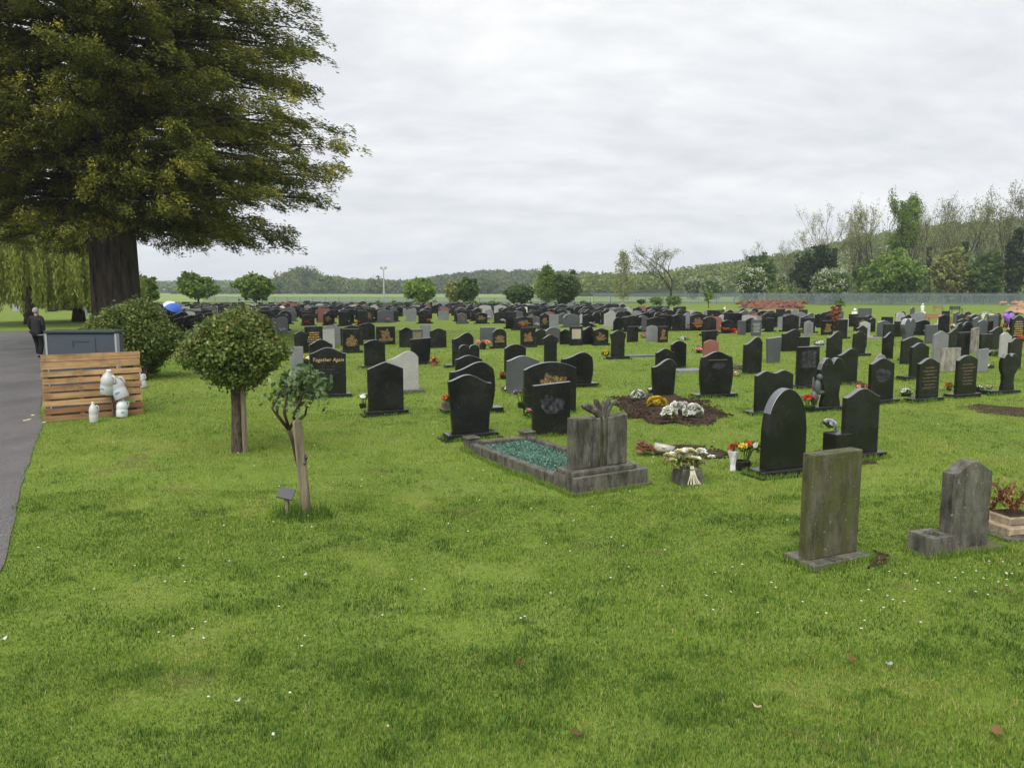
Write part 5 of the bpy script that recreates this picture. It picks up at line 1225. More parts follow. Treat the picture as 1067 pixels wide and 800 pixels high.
def bush():
    g = G(130, 398); T_ = empty('laurel_bush', g, 0, 'wide dense green bush behind the pallets and the grey bin', 'bush'); rg = np.random.default_rng(25); k = g.y/F
    n = 2600; d = unit(rg.normal(size=(n, 3))); q = np.where(rg.random((n, 1)) < .75, rg.uniform(.85, 1.05, (n, 1)), rg.uniform(.3, .9, (n, 1))); r = 46*k; zt = PX(125, 326, g.y).z; zb = .25
    lump = 1+.13*np.sin(d[:, :1]*5+1)+.10*np.sin(d[:, 1:2]*7)+.06*np.sin(d[:, 2:]*6+2)
    ctr = np.array([PX(116, 350, g.y).x-g.x, .9, (zt+zb)/2]); c = ctr+d*q*lump*np.array([r, r*.9, (zt-zb)/2]); c = c[c[:, 2] > .1]
    m_ = 24; C_ = (c[:, None]+rg.normal(size=(len(c), m_, 3))*.075).reshape(-1, 3); T = np.repeat(rg.random(len(c))*.6, m_)+rg.random(len(c)*m_)*.4
    link('crown', cloud_mesh('crown', C_, .085, M['bushleaf'], T, .55, rg=rg), T_)
    mb = MB()
    for i, (bx, tx) in enumerate([(.32, .0), (-.1, .2), (.1, -.4), (-.35, -.5), (0, .5)]): mb.tube([(bx, .3+i*.1, -.1), (bx*.8+tx*.3, .5, .5), (tx, .8, 1.2)], [.07, .06, .04], 7)
    mb.build('trunk', M['bark'], T_, True)
bush()
bot = G(320, 538)
def stake_rose():
    T_ = empty('wooden_stake', bot, 0, 'round wooden stake leaning beside the rose bush in the left foreground', 'stake')
    Y = bot.y; top = PX(309, 438, Y-.03); mb = MB(); t = Vector((top.x-bot.x, -.02, top.z-bot.z))
    mb.tube([(0, 0, -.12), tuple(t*.3), tuple(t*.98), tuple(t)], [.047, .046, .042, .038], 14); mb.build('post', M['timber'], T_, True)
    mb = MB(); 
    for q in (.62,): c = t*q; mb.tube([c+Vector((.046, 0, .02)), c+Vector((.06, -.02, 0)), c+Vector((.05, -.03, -.05)), c+Vector((.04, -.04, -.06))], .012, 6)
    mb.build('strap', M['potblack'], T_)
    Rr = empty('rose_bush', bot+Vector((-.06, .12, 0)), 0, 'standard rose with glossy leaves growing up beside the leaning stake', 'rose bush')
    P = lambda px, py: PX(px, py, Y+.1)-Rr.location
    mb = MB(); mb.tube([(0, 0, -.05), P(314, 500), P(305, 460), P(301, 448)], [.02, .018, .018, .02], 7)
    for pts in ([(301, 448), (292, 437), (287, 424), (290, 410)], [(301, 448), (306, 438), (310, 422), (308, 405)], [(308, 441), (318, 432), (321, 424), (320, 420)], [(301, 446), (296, 430), (300, 415), (296, 400)], [(306, 436), (312, 420), (318, 408), (324, 404)], [(298, 444), (289, 432), (291, 424)]):
        mb.tube([P(*p)+Vector((0, random.uniform(-.12, .12), 0)) if i > 1 else P(*p) for i, p in enumerate(pts)], [.017, .013, .010, .006][:len(pts)], 6)
    mb.build('stem', M['bark'], Rr, True); rg = np.random.default_rng(9)
    n = 105; k = Y/F; c = np.stack([P(308, 402)[0]+rg.normal(size=n)*13*k, rg.normal(size=n)*.11+.1, P(308, 404)[2]+rg.normal(size=n)*10*k], 1)
    ex = np.array([list(P(px, py)+Vector((0, .1, 0))) for px, py in ((333, 409), (330, 404), (326, 400), (284, 412), (287, 418), (293, 394), (318, 388), (306, 386), (286, 424))]); c = np.concatenate([c, ex])
    C_ = (c[:, None]+rg.normal(size=(len(c), 7, 3))*.028).reshape(-1, 3); link('leaves', cloud_mesh('leaves', C_, .062, M['rose'], np.repeat(rg.random(len(c)), 7)*.6+rg.random(len(C_))*.4, .6, rg=rg), Rr)
    # tuft of longer grass around the foot
    n = 420; a = rg.uniform(0, 6.28, n); q = rg.random(n)**.7*.3; h = rg.uniform(.05, .16, n); x = q*np.cos(a); y = q*np.sin(a)*.7; d = rg.normal(size=(n, 2))*.03; w_ = .004
    V = np.stack([np.stack([x-w_, y, 0*x-.01], 1), np.stack([x+w_, y, 0*x-.01], 1), np.stack([x+d[:, 0], y+d[:, 1], h], 1)], 1).reshape(-1, 3)
    o = link('grass_tuft', np_mesh('grass_tuft', V, [np.arange(n*3).reshape(n, 3)], M['grass'], attr=np.repeat(rg.random(n)*.4, 3))); o.location = bot+Vector((-.03, 0, 0)); tag(o, 'tuft of longer grass around the foot of the leaning stake', 'grass', kind='stuff')
def grass_mat():
    m = leafmat('grass_blades', (.04, .09, .015), (.1, .19, .03), (.4, .4, .1), .3, .6, .12); nt = m.node_tree
    r = [n for n in nt.nodes if n.type == 'VALTORGB'][0].color_ramp; r.elements[0].color = (.04, .085, .016, 1); r.elements[1].position = .3; r.elements[1].color = (.10, .19, .028, 1); r.elements[2].position = .55; r.elements[2].color = (.185, .275, .034, 1)
    for p, c in ((.76, (.29, .32, .06, 1)), (1.0, (.40, .33, .17, 1))): e = r.elements.new(p); e.color = c
    return m
M['grass_unused'] = leafmat('grass_blades_plain', (.045, .10, .012), (.165, .265, .03), (.42, .43, .12), .3, .6, .12)
M['grass'] = grass_mat()
stake_rose()
def marker():
    g = G(299.5, 537); T_ = empty('marker_sign', g, R(-8), 'small slate plaque tilted on a short wooden peg left of the stake', 'marker sign')
    z = PX(299, 516, g.y).z-g.z
    mb = MB(); mb.box(-.016, .016, -.016, .016, -.05, z); mb.build('peg', M['timber'], T_)
    mb = MB(); mb.box(-.075, .075, -.01, .01, -.06, .06, .004); o = mb.build('plaque', M['slate'], T_); o.location = (0, -.01, z+.02); o.rotation_euler = (R(-48), R(14), R(12))
M['slate'] = mat('dark_slate', (.06, .06, .065), .5)
marker()
# ------------------------------------------------------------------ pallets, bin, standpipe, bottles
def wood_build(nt, b):
    v = coords(nt, scale=(1.5, 20, 20)); f = noise(nt, v, 1.2, 5, .6); g = noise(nt, coords(nt), 3, 4, .6)
    a = nt.nodes.new('ShaderNodeAttribute'); a.attribute_name = 'tint'
    c = ramp(nt, f, [(.3, (.27, .18, .10)), (.7, (.5, .37, .22))]); c = mix(nt, .8, c, ramp(nt, a.outputs['Fac'], [(0, (.5, .3, .2)), (.5, (1.0, .8, .62)), (1, (1.35, 1.2, 1.0))]), 'MULTIPLY')
    c = mix(nt, ramp(nt, g, [(.46, (0, 0, 0)), (.68, (.75,)*3)]), c, (.14, .10, .07)); L(nt, c, b.inputs['Base Color']); bump(nt, b, f, .3, .004)
M['wood'] = mat('rough_pine', (.42, .28, .15), .8, .25, wood_build)
def pallet():
    a = G(47, 440); b = G(149, 431); Y = a.y; u_ = (b-a); ln = u_.length; r = math.atan2(u_.y, u_.x); H_ = PX(47, 370, a.y).z-a.z
    T_ = empty('wooden_pallet', a, r, 'wooden slatted pallet standing on edge in front of the grey bin', 'pallet'); rd = random.Random(3)
    n = 9; bh = H_/n
    for i in range(n):
        mb = MB(); mb.tv = rd.random(); z = i*bh+.005; dz = rd.uniform(-.004, .004); k = rd.uniform(.66, .76) if i < 7 else .93
        x0, x1 = rd.uniform(-.02, .01), ln+rd.uniform(-.02, .02); y = rd.uniform(-.004, .004)
        vs = [(x0, y, z), (x1, y, z+dz), (x1, y, z+dz+bh*k), (x0, y, z+bh*k)]; mb.add(vs+[(p[0], .022, p[2]) for p in vs], [(0, 1, 2, 3), (7, 6, 5, 4), (0, 4, 5, 1), (1, 5, 6, 2), (2, 6, 7, 3), (3, 7, 4, 0)]); mb.build('slat', M['wood'], T_)
    nb = MB()
    for i in range(n):
        for x in (.05, ln*.35+.03, ln*.68+.03, ln-.06):
            for dx in (-.012, .02): nb.box(x+dx, x+dx+.006, -.006, .0, i*bh+bh*.4, i*bh+bh*.4+.006)
    nb.build('nails', M['bark'], T_)
    for x in (.02, ln*.35, ln*.68, ln-.09):
        mb = MB(); mb.tv = rd.random()*.5; mb.box(x, x+.075, .024, .12, 0, H_-.03); mb.build('bearer', M['wood'], T_)
    for i in range(5):
        mb = MB(); mb.tv = rd.random()*.6; mb.box(0, ln, .122, .142, i*H_/5+.02, i*H_/5+.14); mb.build('back_slat', M['wood'], T_)
    return a, r, ln, H_
pa, pr_, pln, pH = pallet()
def bin_():
    M['plastic'] = mat('blue_grey_plastic', (.045, .06, .075), .5, .4); M['plasticd'] = mat('dark_grey_lid', (.03, .04, .045), .5, .4)
    Y = pa.y+1.1; l_, r_ = PX(51, 400, Y), PX(124, 400, Y); zt = PX(87, 343, Y).z; z0 = float(gz(l_.x, Y)); w_ = r_.x-l_.x
    T_ = empty('storage_bin', ((l_.x+r_.x)/2, Y, z0), R(2), 'blue-grey plastic storage bin with ribbed front behind the pallet', 'bin')
    mb = MB(); mb.box(-w_/2+.02, w_/2-.02, 0, .3, 0, zt-.06, .02); mb.build('body', M['plastic'], T_)
    mb = MB(); 
    mb.box(-w_*.20, w_*.20, -.012, .002, .3, zt-.13, .004)
    for s_ in (-1, 1):
        for i in range(9): mb.box(s_*w_*.35-w_*.11, s_*w_*.35+w_*.11, -.008, .002, .12+i*.085, .12+i*.085+.06, .002)
    mb.build('ribs', M['plastic'], T_)
    mb = MB(); mb.box(-w_*.11, w_*.11, -.02, -.013, zt-.21, zt-.19); mb.box(-w_*.12, -w_*.1, -.02, -.013, zt-.3, zt-.19);mb.build('handle_recess', M['plasticd'], T_)
    mb = MB(); mb.box(-w_/2, w_/2, -.03, .33, zt-.055, zt, .012); mb.build('lid', M['plasticd'], T_)
    for s_ in (-1, 1): mb = MB(); mb.box(s_*(w_/2-.02)-.018, s_*(w_/2-.02)+.018, -.012, .1, .02, zt-.062, .004); mb.build('corner_trim', mat('pale_grey_plastic', (.28, .31, .33), .5), T_)
bin_()
M['jug'] = mat('milky_plastic', (.6, .61, .61), .35, .5, lambda nt, b: (b.inputs.__getitem__('Transmission Weight').__setattr__('default_value', .25)))
M['bluecap'] = mat('blue_label', (.1, .35, .6), .5); M['aqua'] = mat('pale_aqua_plastic', (.56, .61, .61), .4)
def jug(loc, s_, rot, label, m='jug', blue=True, thin=1.0):
    T_ = empty('plastic_bottle', loc, rot[2], label, 'bottle', 'plastic water bottles by the pallet'); T_.rotation_euler = rot; T_.scale = (thin, thin, 1)
    mb = MB(); prof = [(.0, 0), (.068, .0), (.075, .012), (.076, .1), (.07, .115), (.076, .13), (.075, .17), (.055, .215), (.026, .245), (.022, .262)]
    mb.lathe([(a*s_, b*s_) for a, b in prof], 16, sx=1.0, sy=1.0); mb.build('body', M[m], T_, True)
    mb = MB(); mb.tube([(.05*s_, 0, .225*s_), (.085*s_, 0, .21*s_), (.09*s_, 0, .16*s_), (.074*s_, 0, .13*s_)], .011*s_, 6); mb.build('handle', M[m], T_, True)
    mb = MB(); mb.lathe([(.025*s_, .255*s_), (.025*s_, .275*s_), (.001, .276*s_)], 12); mb.build('cap', M['wrap'], T_)
    if blue: mb = MB(); mb.box(-.04*s_, .01*s_, -.082*s_, -.07*s_, .07*s_, .085*s_, .003); mb.build('label_mark', M['bluecap'], T_)
    return T_
g = G(98, 440); jug(g, 1.25, (0, 0, .5), 'slim clear plastic bottle standing on the grass before the pallet', blue=False, thin=.72)
def on(px, py, dy): v = PX(px, py, pa.y+dy); return v
g = G(121, 434); SP = empty('standpipe', g, 0, 'metal water standpipe with bare pipes in front of the pallet', 'standpipe'); Yp = g.y
mb = MB(); z = PX(121, 390, Yp).z-g.z
for dx in (-.05, .03): mb.tube([(dx, 0, -.1), (dx, 0, z*.6), (dx*.4, 0, z*.92), (dx-.15, -.03, z)], .017, 8)
mb.build('pipe', mat('galvanised_pipe', (.16, .14, .12), .5, .5, None, .5), SP)
mb = MB(); mb.tube([(-.19, -.03, z+.02), (-.19, -.06, z-.05)], .02, 8); mb.tube([(-.23, -.03, z+.03), (-.15, -.03, z+.03)], .01, 6); mb.build('tap', M['bark'], SP)
v = PX(112, 410, Yp-.12); jug(v, 1.55, (R(8), R(14), R(-12)), 'large milky bottle hanging upright on the standpipe, with a blue mark')
v = PX(128, 415, Yp-.06); jug(v, 1.6, (R(-4), R(-22), R(20)), 'large tilted milky bottle on the right of the standpipe')
v = PX(127, 433.5, Yp-.09); v.z = g.z+.01; jug(v, 1.2, (0, R(4), .8), 'short aqua-bottomed bottle on the ground beneath the hanging ones', 'aqua')
v = G(148.5, 404); jug(v, 1.3, (0, R(-10), .2), 'small whitish bottle behind the right end of the pallet', blue=False)
# litter on the path
rd = random.Random(4)
for px, py, lab in ((35, 433.5, 'largest pale scrap'), (31, 438, 'lower right pale scrap'), (27, 439, 'lower left pale scrap'), (46, 441, 'pale wood offcut at the pallet corner')):
    g = G(px, py); mb = MB(); n = 7; pts = [(math.cos(k*.9)*rd.uniform(.02, .05), math.sin(k*.9)*rd.uniform(.02, .04)) for k in range(n)]
    mb.add([(a, b, .002) for a, b in pts]+[(a*.9, b*.9, .014) for a, b in pts], [tuple(range(n-1, -1, -1)), tuple(range(n, 2*n))]+[(k, (k+1) % n, n+(k+1) % n, n+k) for k in range(n)])
    o = mb.build('litter_scrap', M['petal_cream']); o.location = g+Vector((0, 0, .012)); tag(o, lab+' lying on the path edge', 'litter', 'scraps on the path edge')
# ------------------------------------------------------------------ person walking away
def skin_fig(name, joints, edges, radii, m, parent, sub=2):
    me = bpy.data.meshes.new(name); me.from_pydata(joints, edges, []); o = link(name, me, parent); me.materials.append(m)
    sk = o.modifiers.new('skin', 'SKIN'); sk.use_smooth_shade = True
    for i, r_ in enumerate(radii):
        me.skin_vertices[0].data[i].radius = r_ if hasattr(r_, '__len__') else (r_, r_)
    me.skin_vertices[0].data[0].use_root = True
    ss = o.modifiers.new('sub', 'SUBSURF'); ss.levels = sub; ss.render_levels = sub
    return o
def person():
    g = G(40.5, 373); T_ = empty('person', g, R(4), 'grey-haired person in black jacket and black trousers walking away on the path', 'person')
    sc_ = (PX(40, 321.5, g.y).z-g.z)/1.66; T_.scale = (sc_,)*3
    skin = mat('skin', (.45, .27, .19), .55, .4); jk = mat('black_jacket', (.015, .015, .018), .75, .3); tr = mat('black_trousers', (.01, .01, .012), .85, .2); hr = mat('grey_hair', (.3, .29, .28), .8, .3, lambda nt, b: bump(nt, b, noise(nt, coords(nt, scale=(30, 30, 6)), 3, 4), .6, .01)); sh = mat('black_shoes', (.01, .01, .01), .5); wt = mat('white_shirt_hem', (.6, .6, .58), .8)
    # body: pelvis 0, spine, neck, head; arms; legs (walking, facing +y, seen from behind)
    J = [(0, 0, .90), (0, 0, 1.08), (0, 0, 1.28), (0, .01, 1.40), (0, .02, 1.48), (0, .03, 1.56), (0, .03, 1.62),
         (.17, 0, 1.34), (.22, -.04, 1.10), (.2, .06, .90), (.19, .1, .83), (-.17, 0, 1.34), (-.23, .02, 1.10), (-.21, .12, .92), (-.2, .17, .86),
         (.09, 0, .84), (.09, .06, .47), (.08, -.03, .09), (.08, .09, .04), (-.09, 0, .84), (-.08, .14, .49), (-.06, .12, .10), (-.06, .24, .05)]
    E = [(0, 1), (1, 2), (2, 3), (3, 4), (4, 5), (5, 6), (2, 7), (7, 8), (8, 9), (9, 10), (2, 11), (11, 12), (12, 13), (13, 14), (0, 15), (15, 16), (16, 17), (17, 18), (0, 19), (19, 20), (20, 21), (21, 22)]
    Rd = [(.14, .10), (.125, .095), (.14, .095), .052, .05, (.075, .09), (.06, .07), .05, .04, .03, .025, .05, .04, .03, .025, .08, .055, .036, .03, .08, .055, .036, .03]
    skin_fig('body', J, E, Rd, skin, T_)
    skin_fig('trousers', [J[0], J[15], J[16], (J[17][0], J[17][1], .1), J[19], J[20], (J[21][0], J[21][1], .11)], [(0, 1), (1, 2), (2, 3), (0, 4), (4, 5), (5, 6)], [(.165, .125), .105, .085, .07, .105, .085, .07], tr, T_)
    skin_fig('jacket', [(0, 0, 1.0), (0, 0, .82), (0, 0, 1.2), (0, 0, 1.37), (.185, 0, 1.36), (.24, -.04, 1.1), (.215, .06, .90), (-.185, 0, 1.36), (-.25, .02, 1.1), (-.225, .12, .92)], [(0, 1), (0, 2), (2, 3), (3, 4), (4, 5), (5, 6), (3, 7), (7, 8), (8, 9)], [(.185, .135), (.21, .15), (.185, .13), (.11, .09), .07, .06, .045, .07, .06, .045], jk, T_)
    b = MB(); b.lathe([(.168, .765), (.188, .77), (.19, .79), (.17, .80)], 20, sy=.75); b.build('shirt_hem', wt, T_, True)
    b = MB(); b.ball((0, .01, 1.595), .1, 16, 12, (.95, 1.1, 1.08), noise=.04); b.build('hair', hr, T_, True)
    for x, y in ((.08, .0), (-.06, .14)):
        b = MB(); b.ball((x, y+.05, .045), .06, 10, 8, (.8, 2, .75)); b.build('shoe', sh, T_, True)
person()
# ------------------------------------------------------------------ umbrella
def umbrella():
    g = G(181, 338); T_ = empty('umbrella', g, 0, 'blue and white open umbrella tilted over a grave beyond the bush', 'umbrella'); zc = PX(181, 320, g.y).z+.12
    Rr = .62; n = 8
    def cap(idx, m):
        V = []; F_ = []
        for i in idx:
            for a_ in range(5):
                for q in range(7):
                    t = (i+a_/4)*2*math.pi/n; s_ = q/6; r_ = Rr*math.sin(s_*1.25)/math.sin(1.25); V.append((r_*math.cos(t), r_*math.sin(t), .36*(math.cos(s_*1.25)-math.cos(1.25))/(1-math.cos(1.25))+.03*s_*abs(a_-2)*-.5))
            b = len(V)-35
            for a_ in range(4):
                for q in range(6): F_.append((b+a_*7+q, b+(a_+1)*7+q, b+(a_+1)*7+q+1, b+a_*7+q+1))
        me = bpy.data.meshes.new('panel'); me.from_pydata(V, [], F_); me.materials.append(m); me.polygons.foreach_set('use_smooth', [True]*len(F_)); return me
    C_ = empty('canopy_frame', (0, 0, zc-.15)); C_.parent = T_; C_.rotation_euler = (R(18), R(28), .3)
    mt = [mat('blue_fabric', (.04, .13, .55), .6), mat('white_fabric', (.7, .7, .7), .6)]
    for i in range(n):
        link('panel', cap([i], mt[0] if i in (0, 1, 5, 6, 7) else mt[1]), C_)
    mb = MB(); mb.tube([(0, 0, .4), (0, 0, -.1)], .012, 6); mb.build('tip', M['potblack'], C_)
    mb = MB(); mb.tube([(0, 0, -.1), (-.05, 0, zc-.2), (.12, 0, zc+.1)], .014, 6); mb.build('pole', M['potblack'], T_)
umbrella()
# ------------------------------------------------------------------ fence, mast, benches, balloon
M['fence'] = mat('galvanised_blue_grey', (.14, .18, .2), .6, .4)
def fence(a, b, h, label):
    a = Vector(a); b = Vector(b); d = b-a; ln = d.length; T_ = empty('palisade_fence', a, math.atan2(d.y, d.x), label, 'fence')
    mb = MB(); x = 0
    while x < ln:
        mb.box(x, x+.068, -.01, .01, .06, h-.08); mb.add([(x, -.01, h-.08), (x+.068, -.01, h-.08), (x+.034, -.005, h), (x, .01, h-.08), (x+.068, .01, h-.08), (x+.034, .005, h)], [(0, 1, 2), (4, 3, 5), (0, 2, 5, 3), (1, 4, 5, 2)]); x += .15
    mb.build('pales', M['fence'], T_)
    for z in (.35, h-.35): mb = MB(); mb.box(0, ln, .012, .05, z, z+.06); mb.build('rail', M['fence'], T_)
    x = 0
    while x <= ln: mb = MB(); mb.box(x, x+.1, .052, .15, -.1, h-.12); mb.build('post', M['fence'], T_); x += 2.75
fence((13, 124, 0), (102, 110, 0), 1.85, 'long blue-grey metal palisade fence in front of the tree belt')
fence((-60, 150, 0), (12.6, 124.3, 0), 1.15, 'farther stretch of metal palisade fence across the back of the cemetery')
def mast():
    g = at(400, 230); T_ = empty('floodlight_mast', g, 0, 'tall slim floodlight mast rising beyond the meadow', 'floodlight'); h = hgt(400, 280, 230); m = mat('mast_grey', (.3, .32, .34), .5)
    mb = MB(); mb.tube([(0, 0, 0), (0, 0, h)], [.25, .16], 8); mb.build('pole', m, T_)
    mb = MB(); mb.box(-.9, .9, -.06, .06, h-.2, h-.05); mb.build('crossbar', m, T_)
    for s_ in (-.6, .6): mb = MB(); mb.box(s_-.35, s_+.35, -.2, .1, h-.1, h+.6, .03); mb.build('lamp_head', m, T_)
mast()
def bench(px, py, wpx, hpx, m, rz, label):
    g = G(px, py); k = g.y/F; w_ = wpx*k/math.cos(rz)/1.0; T_ = empty('park_bench', g, rz, label, 'bench'); T_.scale = (w_/1.6,)*2+(hpx*k/.9,)
    for i in range(4): mb = MB(); mb.box(-.8, .8, -.25+i*.12, -.15+i*.12, .42, .45); mb.build('seat_slat', m, T_)
    for i in range(3): mb = MB(); mb.box(-.8, .8, .24+i*.012, .265+i*.012, .52+i*.13, .62+i*.13); mb.build('back_slat', m, T_)
    for s_ in (-1, 1):
        x = s_*.74
        for y0, h in ((-.22, .62), (.24, .9)): mb = MB(); mb.box(x-.03, x+.03, y0, y0+.06, 0, h); mb.build('leg', m, T_)
        mb = MB(); mb.box(x-.035, x+.035, -.25, .28, .62, .65); mb.build('armrest', m, T_)
mr = mat('red_brown_bench', (.3, .11, .07), .6); mk = mat('black_iron', (.015, .015, .015), .5); mbz = mat('brown_wood_bench', (.26, .13, .07), .7)
bench(977, 339, 27, 12, mr, R(8), 'red-brown wooden bench on the far lawn among bright flowers')
bench(978, 325, 10, 6.5, mbz, R(4), 'small brown bench farther back above the red-brown bench')
bench(996, 327, 12, 8, mk, R(6), 'thin black iron bench on the far lawn near the fence')
bench(688, 334, 11, 8, mat('bright_red_bench', (.45, .08, .05), .6), R(6), 'bright red bench beyond the middle rows below the pale shrubs')
g = G(1050, 345); T_ = empty('heart_balloon', g, R(8), 'purple heart-shaped foil balloon floating above the graves at the right', 'balloon'); k = g.y/F
mb = MB(); z1 = PX(1050, 326, g.y).z-g.z
pts = [(x*15*k/14*7, z) for x, z in [(0, 0)]]; ol = [(16*math.sin(t)**3, 13*math.cos(t)-5*math.cos(2*t)-2*math.cos(3*t)-math.cos(4*t)) for t in np.arange(0, 6.28, .22)]
s_ = 13*k/32; mb.prism([(x*s_, z1-.25+y*s_) for x, y in ol], -.09, .09, .07); mb.build('balloon', mat('purple_foil', (.22, .08, .5), .3, .6), T_, True)
mb = MB(); mb.tube([(0, 0, 0), (.03, 0, z1*.5), (0, 0, z1-.5)], .008, 4); mb.build('string', M['wrap'], T_)
def statue(px, by, ty, label):
    g = G(px, by); h = PX(px, ty, g.y).z-g.z; T_ = empty('memorial_statue', g, 0, label, 'statue'); mb = MB(); mb.box(-.2*h, .2*h, -.2*h, .2*h, 0, h*.2, .01); mb.build('base', M['white'], T_)
    mb = MB(); mb.lathe([(.15*h, .2*h), (.13*h, .4*h), (.09*h, .6*h), (.11*h, .72*h), (.05*h, .8*h)], 12); mb.ball((0, 0, h*.9), h*.09, 10, 8); mb.ball((.12*h, .03*h, .62*h), h*.12, 8, 6, (.5, .3, 1.5)); mb.ball((-.12*h, .03*h, .62*h), h*.12, 8, 6, (.5, .3, 1.5)); mb.build('figure', M['white'], T_, True)
statue(890, 338, 321, 'white angel statue on the far lawn left of the large grey slab'); statue(961, 327, 316, 'pale pointed ornament near the far benches'); statue(755, 325, 319, 'tiny white figure on the lawn below the red earth heap')
# fan-shaped plaque
g = G(917, 385); T_ = empty('fan_plaque', g, R(20), 'grey scallop-shaped plaque on a low stand before the slim black headstone', 'plaque'); k = g.y/F; mb = MB()
mb.prism([(math.cos(t)*.22+0, .12+math.sin(t)*.3*(1+.05*math.cos(t*12))) for t in np.arange(0, 3.15, .17)], -.03, .03, .008); mb.build('plaque', M['grey'], T_); mb = MB(); mb.box(-.25, .25, -.1, .1, 0, .12, .01); mb.build('stand', M['stone2'], T_)
# flat tablets lying in the grass
def tablet(px, py, w_, lab, m='dark'):
    g = G(px, py); T_ = empty('grave_tablet', g, R(20), lab, 'tablet'); mb = MB(); mb.box(-w_/2, w_/2, 0, .5, -.03, .05, .008); mb.build('slab', M[m], T_)
tablet(722, 387.5, .8, 'low flat pale-topped tablet left of the round-shouldered headstone', 'grey')
tablet(854, 362, .9, 'flat grey tablet with flowers behind the dark panelled headstone', 'grey')
tablet(671, 372, 1.0, 'thin flat stone in the open grass right of the lone headstone', 'dark')
tablet(915, 353, .9, 'flat grey grave cover near the slim black stones at the right', 'grey')
fl(853, 361, 'white flowers on the flat tablet behind the dark panelled headstone', [('petal_white', 8, 0, 0, 5)], 5, 355)
fl(1036, 371, 'white lace-like flowers between the black half-curved and beige stones', [('petal_white', 9, 0, 0, 4)], 5, 365)
fl(1031, 384, 'white ball ornament of flowers beside the pale weathered stone', [('petal_white', 6, 0, 0, 2.5)], 3, 380)
# ------------------------------------------------------------------ grass blades
def blades(n, y0, y1, hmin, hmax, wd, seed, two=True):
    rg = np.random.default_rng(seed)
    y = np.sqrt(rg.random(n)*(y1**2-y0**2)+y0**2); x = rg.uniform(-1, 1, n)*(y*.72+.9)
    e = edge(y)+(vnoise(y, 3.+0*y, 1.3)-.5)*.16+.08*rg.random(n)**2-.06; k = (x > e)
    # worn thin patches
    pn = (vnoise(x, y, 1.1, 4)-.5)*3.2
    k &= rg.random(n) > np.clip((pn-.55)*1.6, 0, .75)
    for (a, b, r_) in AVOID: k &= ((x-a)**2+(y-b)**2) > r_*r_*(1+.3*np.sin(x*9))
    x, y, pn = x[k], y[k], pn[k]; n = len(x); z = gz(x, y)
    pt = np.clip(.5+(vnoise(x+40, y, .5, 4)-.5)*2.6, 0, 1); tuft = np.clip((vnoise(x, y+80, 5.5, 3)-.5)*3.5, 0, 1)
    worn = np.clip((vnoise(x+13, y+29, 1.5, 4)-.56)*6, 0, 1)*np.clip((13-y)/6, .25, 1)
    h = rg.uniform(hmin, hmax, n)*(1-.45*worn)*(.7+.3*pt+.8*tuft**1.5); a = rg.uniform(0, 6.283, n); lean = rg.uniform(.15, .95, n)*h
    dx, dy = np.cos(a)*lean, np.sin(a)*lean; wx, wy = -np.sin(a)*wd/2*rg.uniform(.6, 1.3, n), np.cos(a)*wd/2*rg.uniform(.6, 1.3, n)
    A = np.stack([x-wx, y-wy, z-.004], 1); B = np.stack([x+wx, y+wy, z-.004], 1)
    tn = np.clip(.33+.62*(rg.random(n)-.45)+.2*(pt-.5)+.45*(rg.random(n) < .10)+.2*np.clip(pn, 0, 1)-.16*tuft+.3*worn*(rg.random(n) < .7)-.10*np.clip((6-y)/3, 0, 1)+.06*np.clip((y-7)/4, 0, 1)+.22*(vnoise(x+5, y+61, .8, 3)-.5), 0, 1)
    if two:
        C = np.stack([x+dx*.45+wx*.8, y+dy*.45+wy*.8, z+h*.62], 1); D = np.stack([x+dx*.45-wx*.8, y+dy*.45-wy*.8, z+h*.62], 1); E_ = np.stack([x+dx, y+dy, z+h*.9], 1)
        return np.stack([A, B, C, D, E_], 1).reshape(-1, 3), 5, n, np.repeat(tn, 5)
    return np.stack([A, B, np.stack([x+dx, y+dy, z+h], 1)], 1).reshape(-1, 3), 3, n, np.repeat(tn, 3)
AVOID = []

VV = []; FF = []; TT_ = []; base = 0

GK = 1.0
for n, y0, y1, h0, h1, wd, two in ((210000, 2.2, 4.4, .012, .036, .0032, True), (260000, 4.4, 8, .014, .036, .0046, True), (230000, 8, 14, .016, .038, .0075, False), (170000, 14, 24, .018, .04, .013, False), (120000, 24, 42, .02, .045, .024, False)):
    n = int(n*GK); V, m_, k, tn = blades(n, y0, y1, h0, h1, wd, n, two)
    i = np.arange(k)[:, None]*m_+base
    if m_ == 5: FF.append(np.concatenate([i+0, i+1, i+2, i+3], 1)); FF.append(np.concatenate([i+3, i+2, i+4], 1))
    else: FF.append(np.concatenate([i, i+1, i+2], 1))
    VV.append(V); TT_.append(tn); base += len(V)
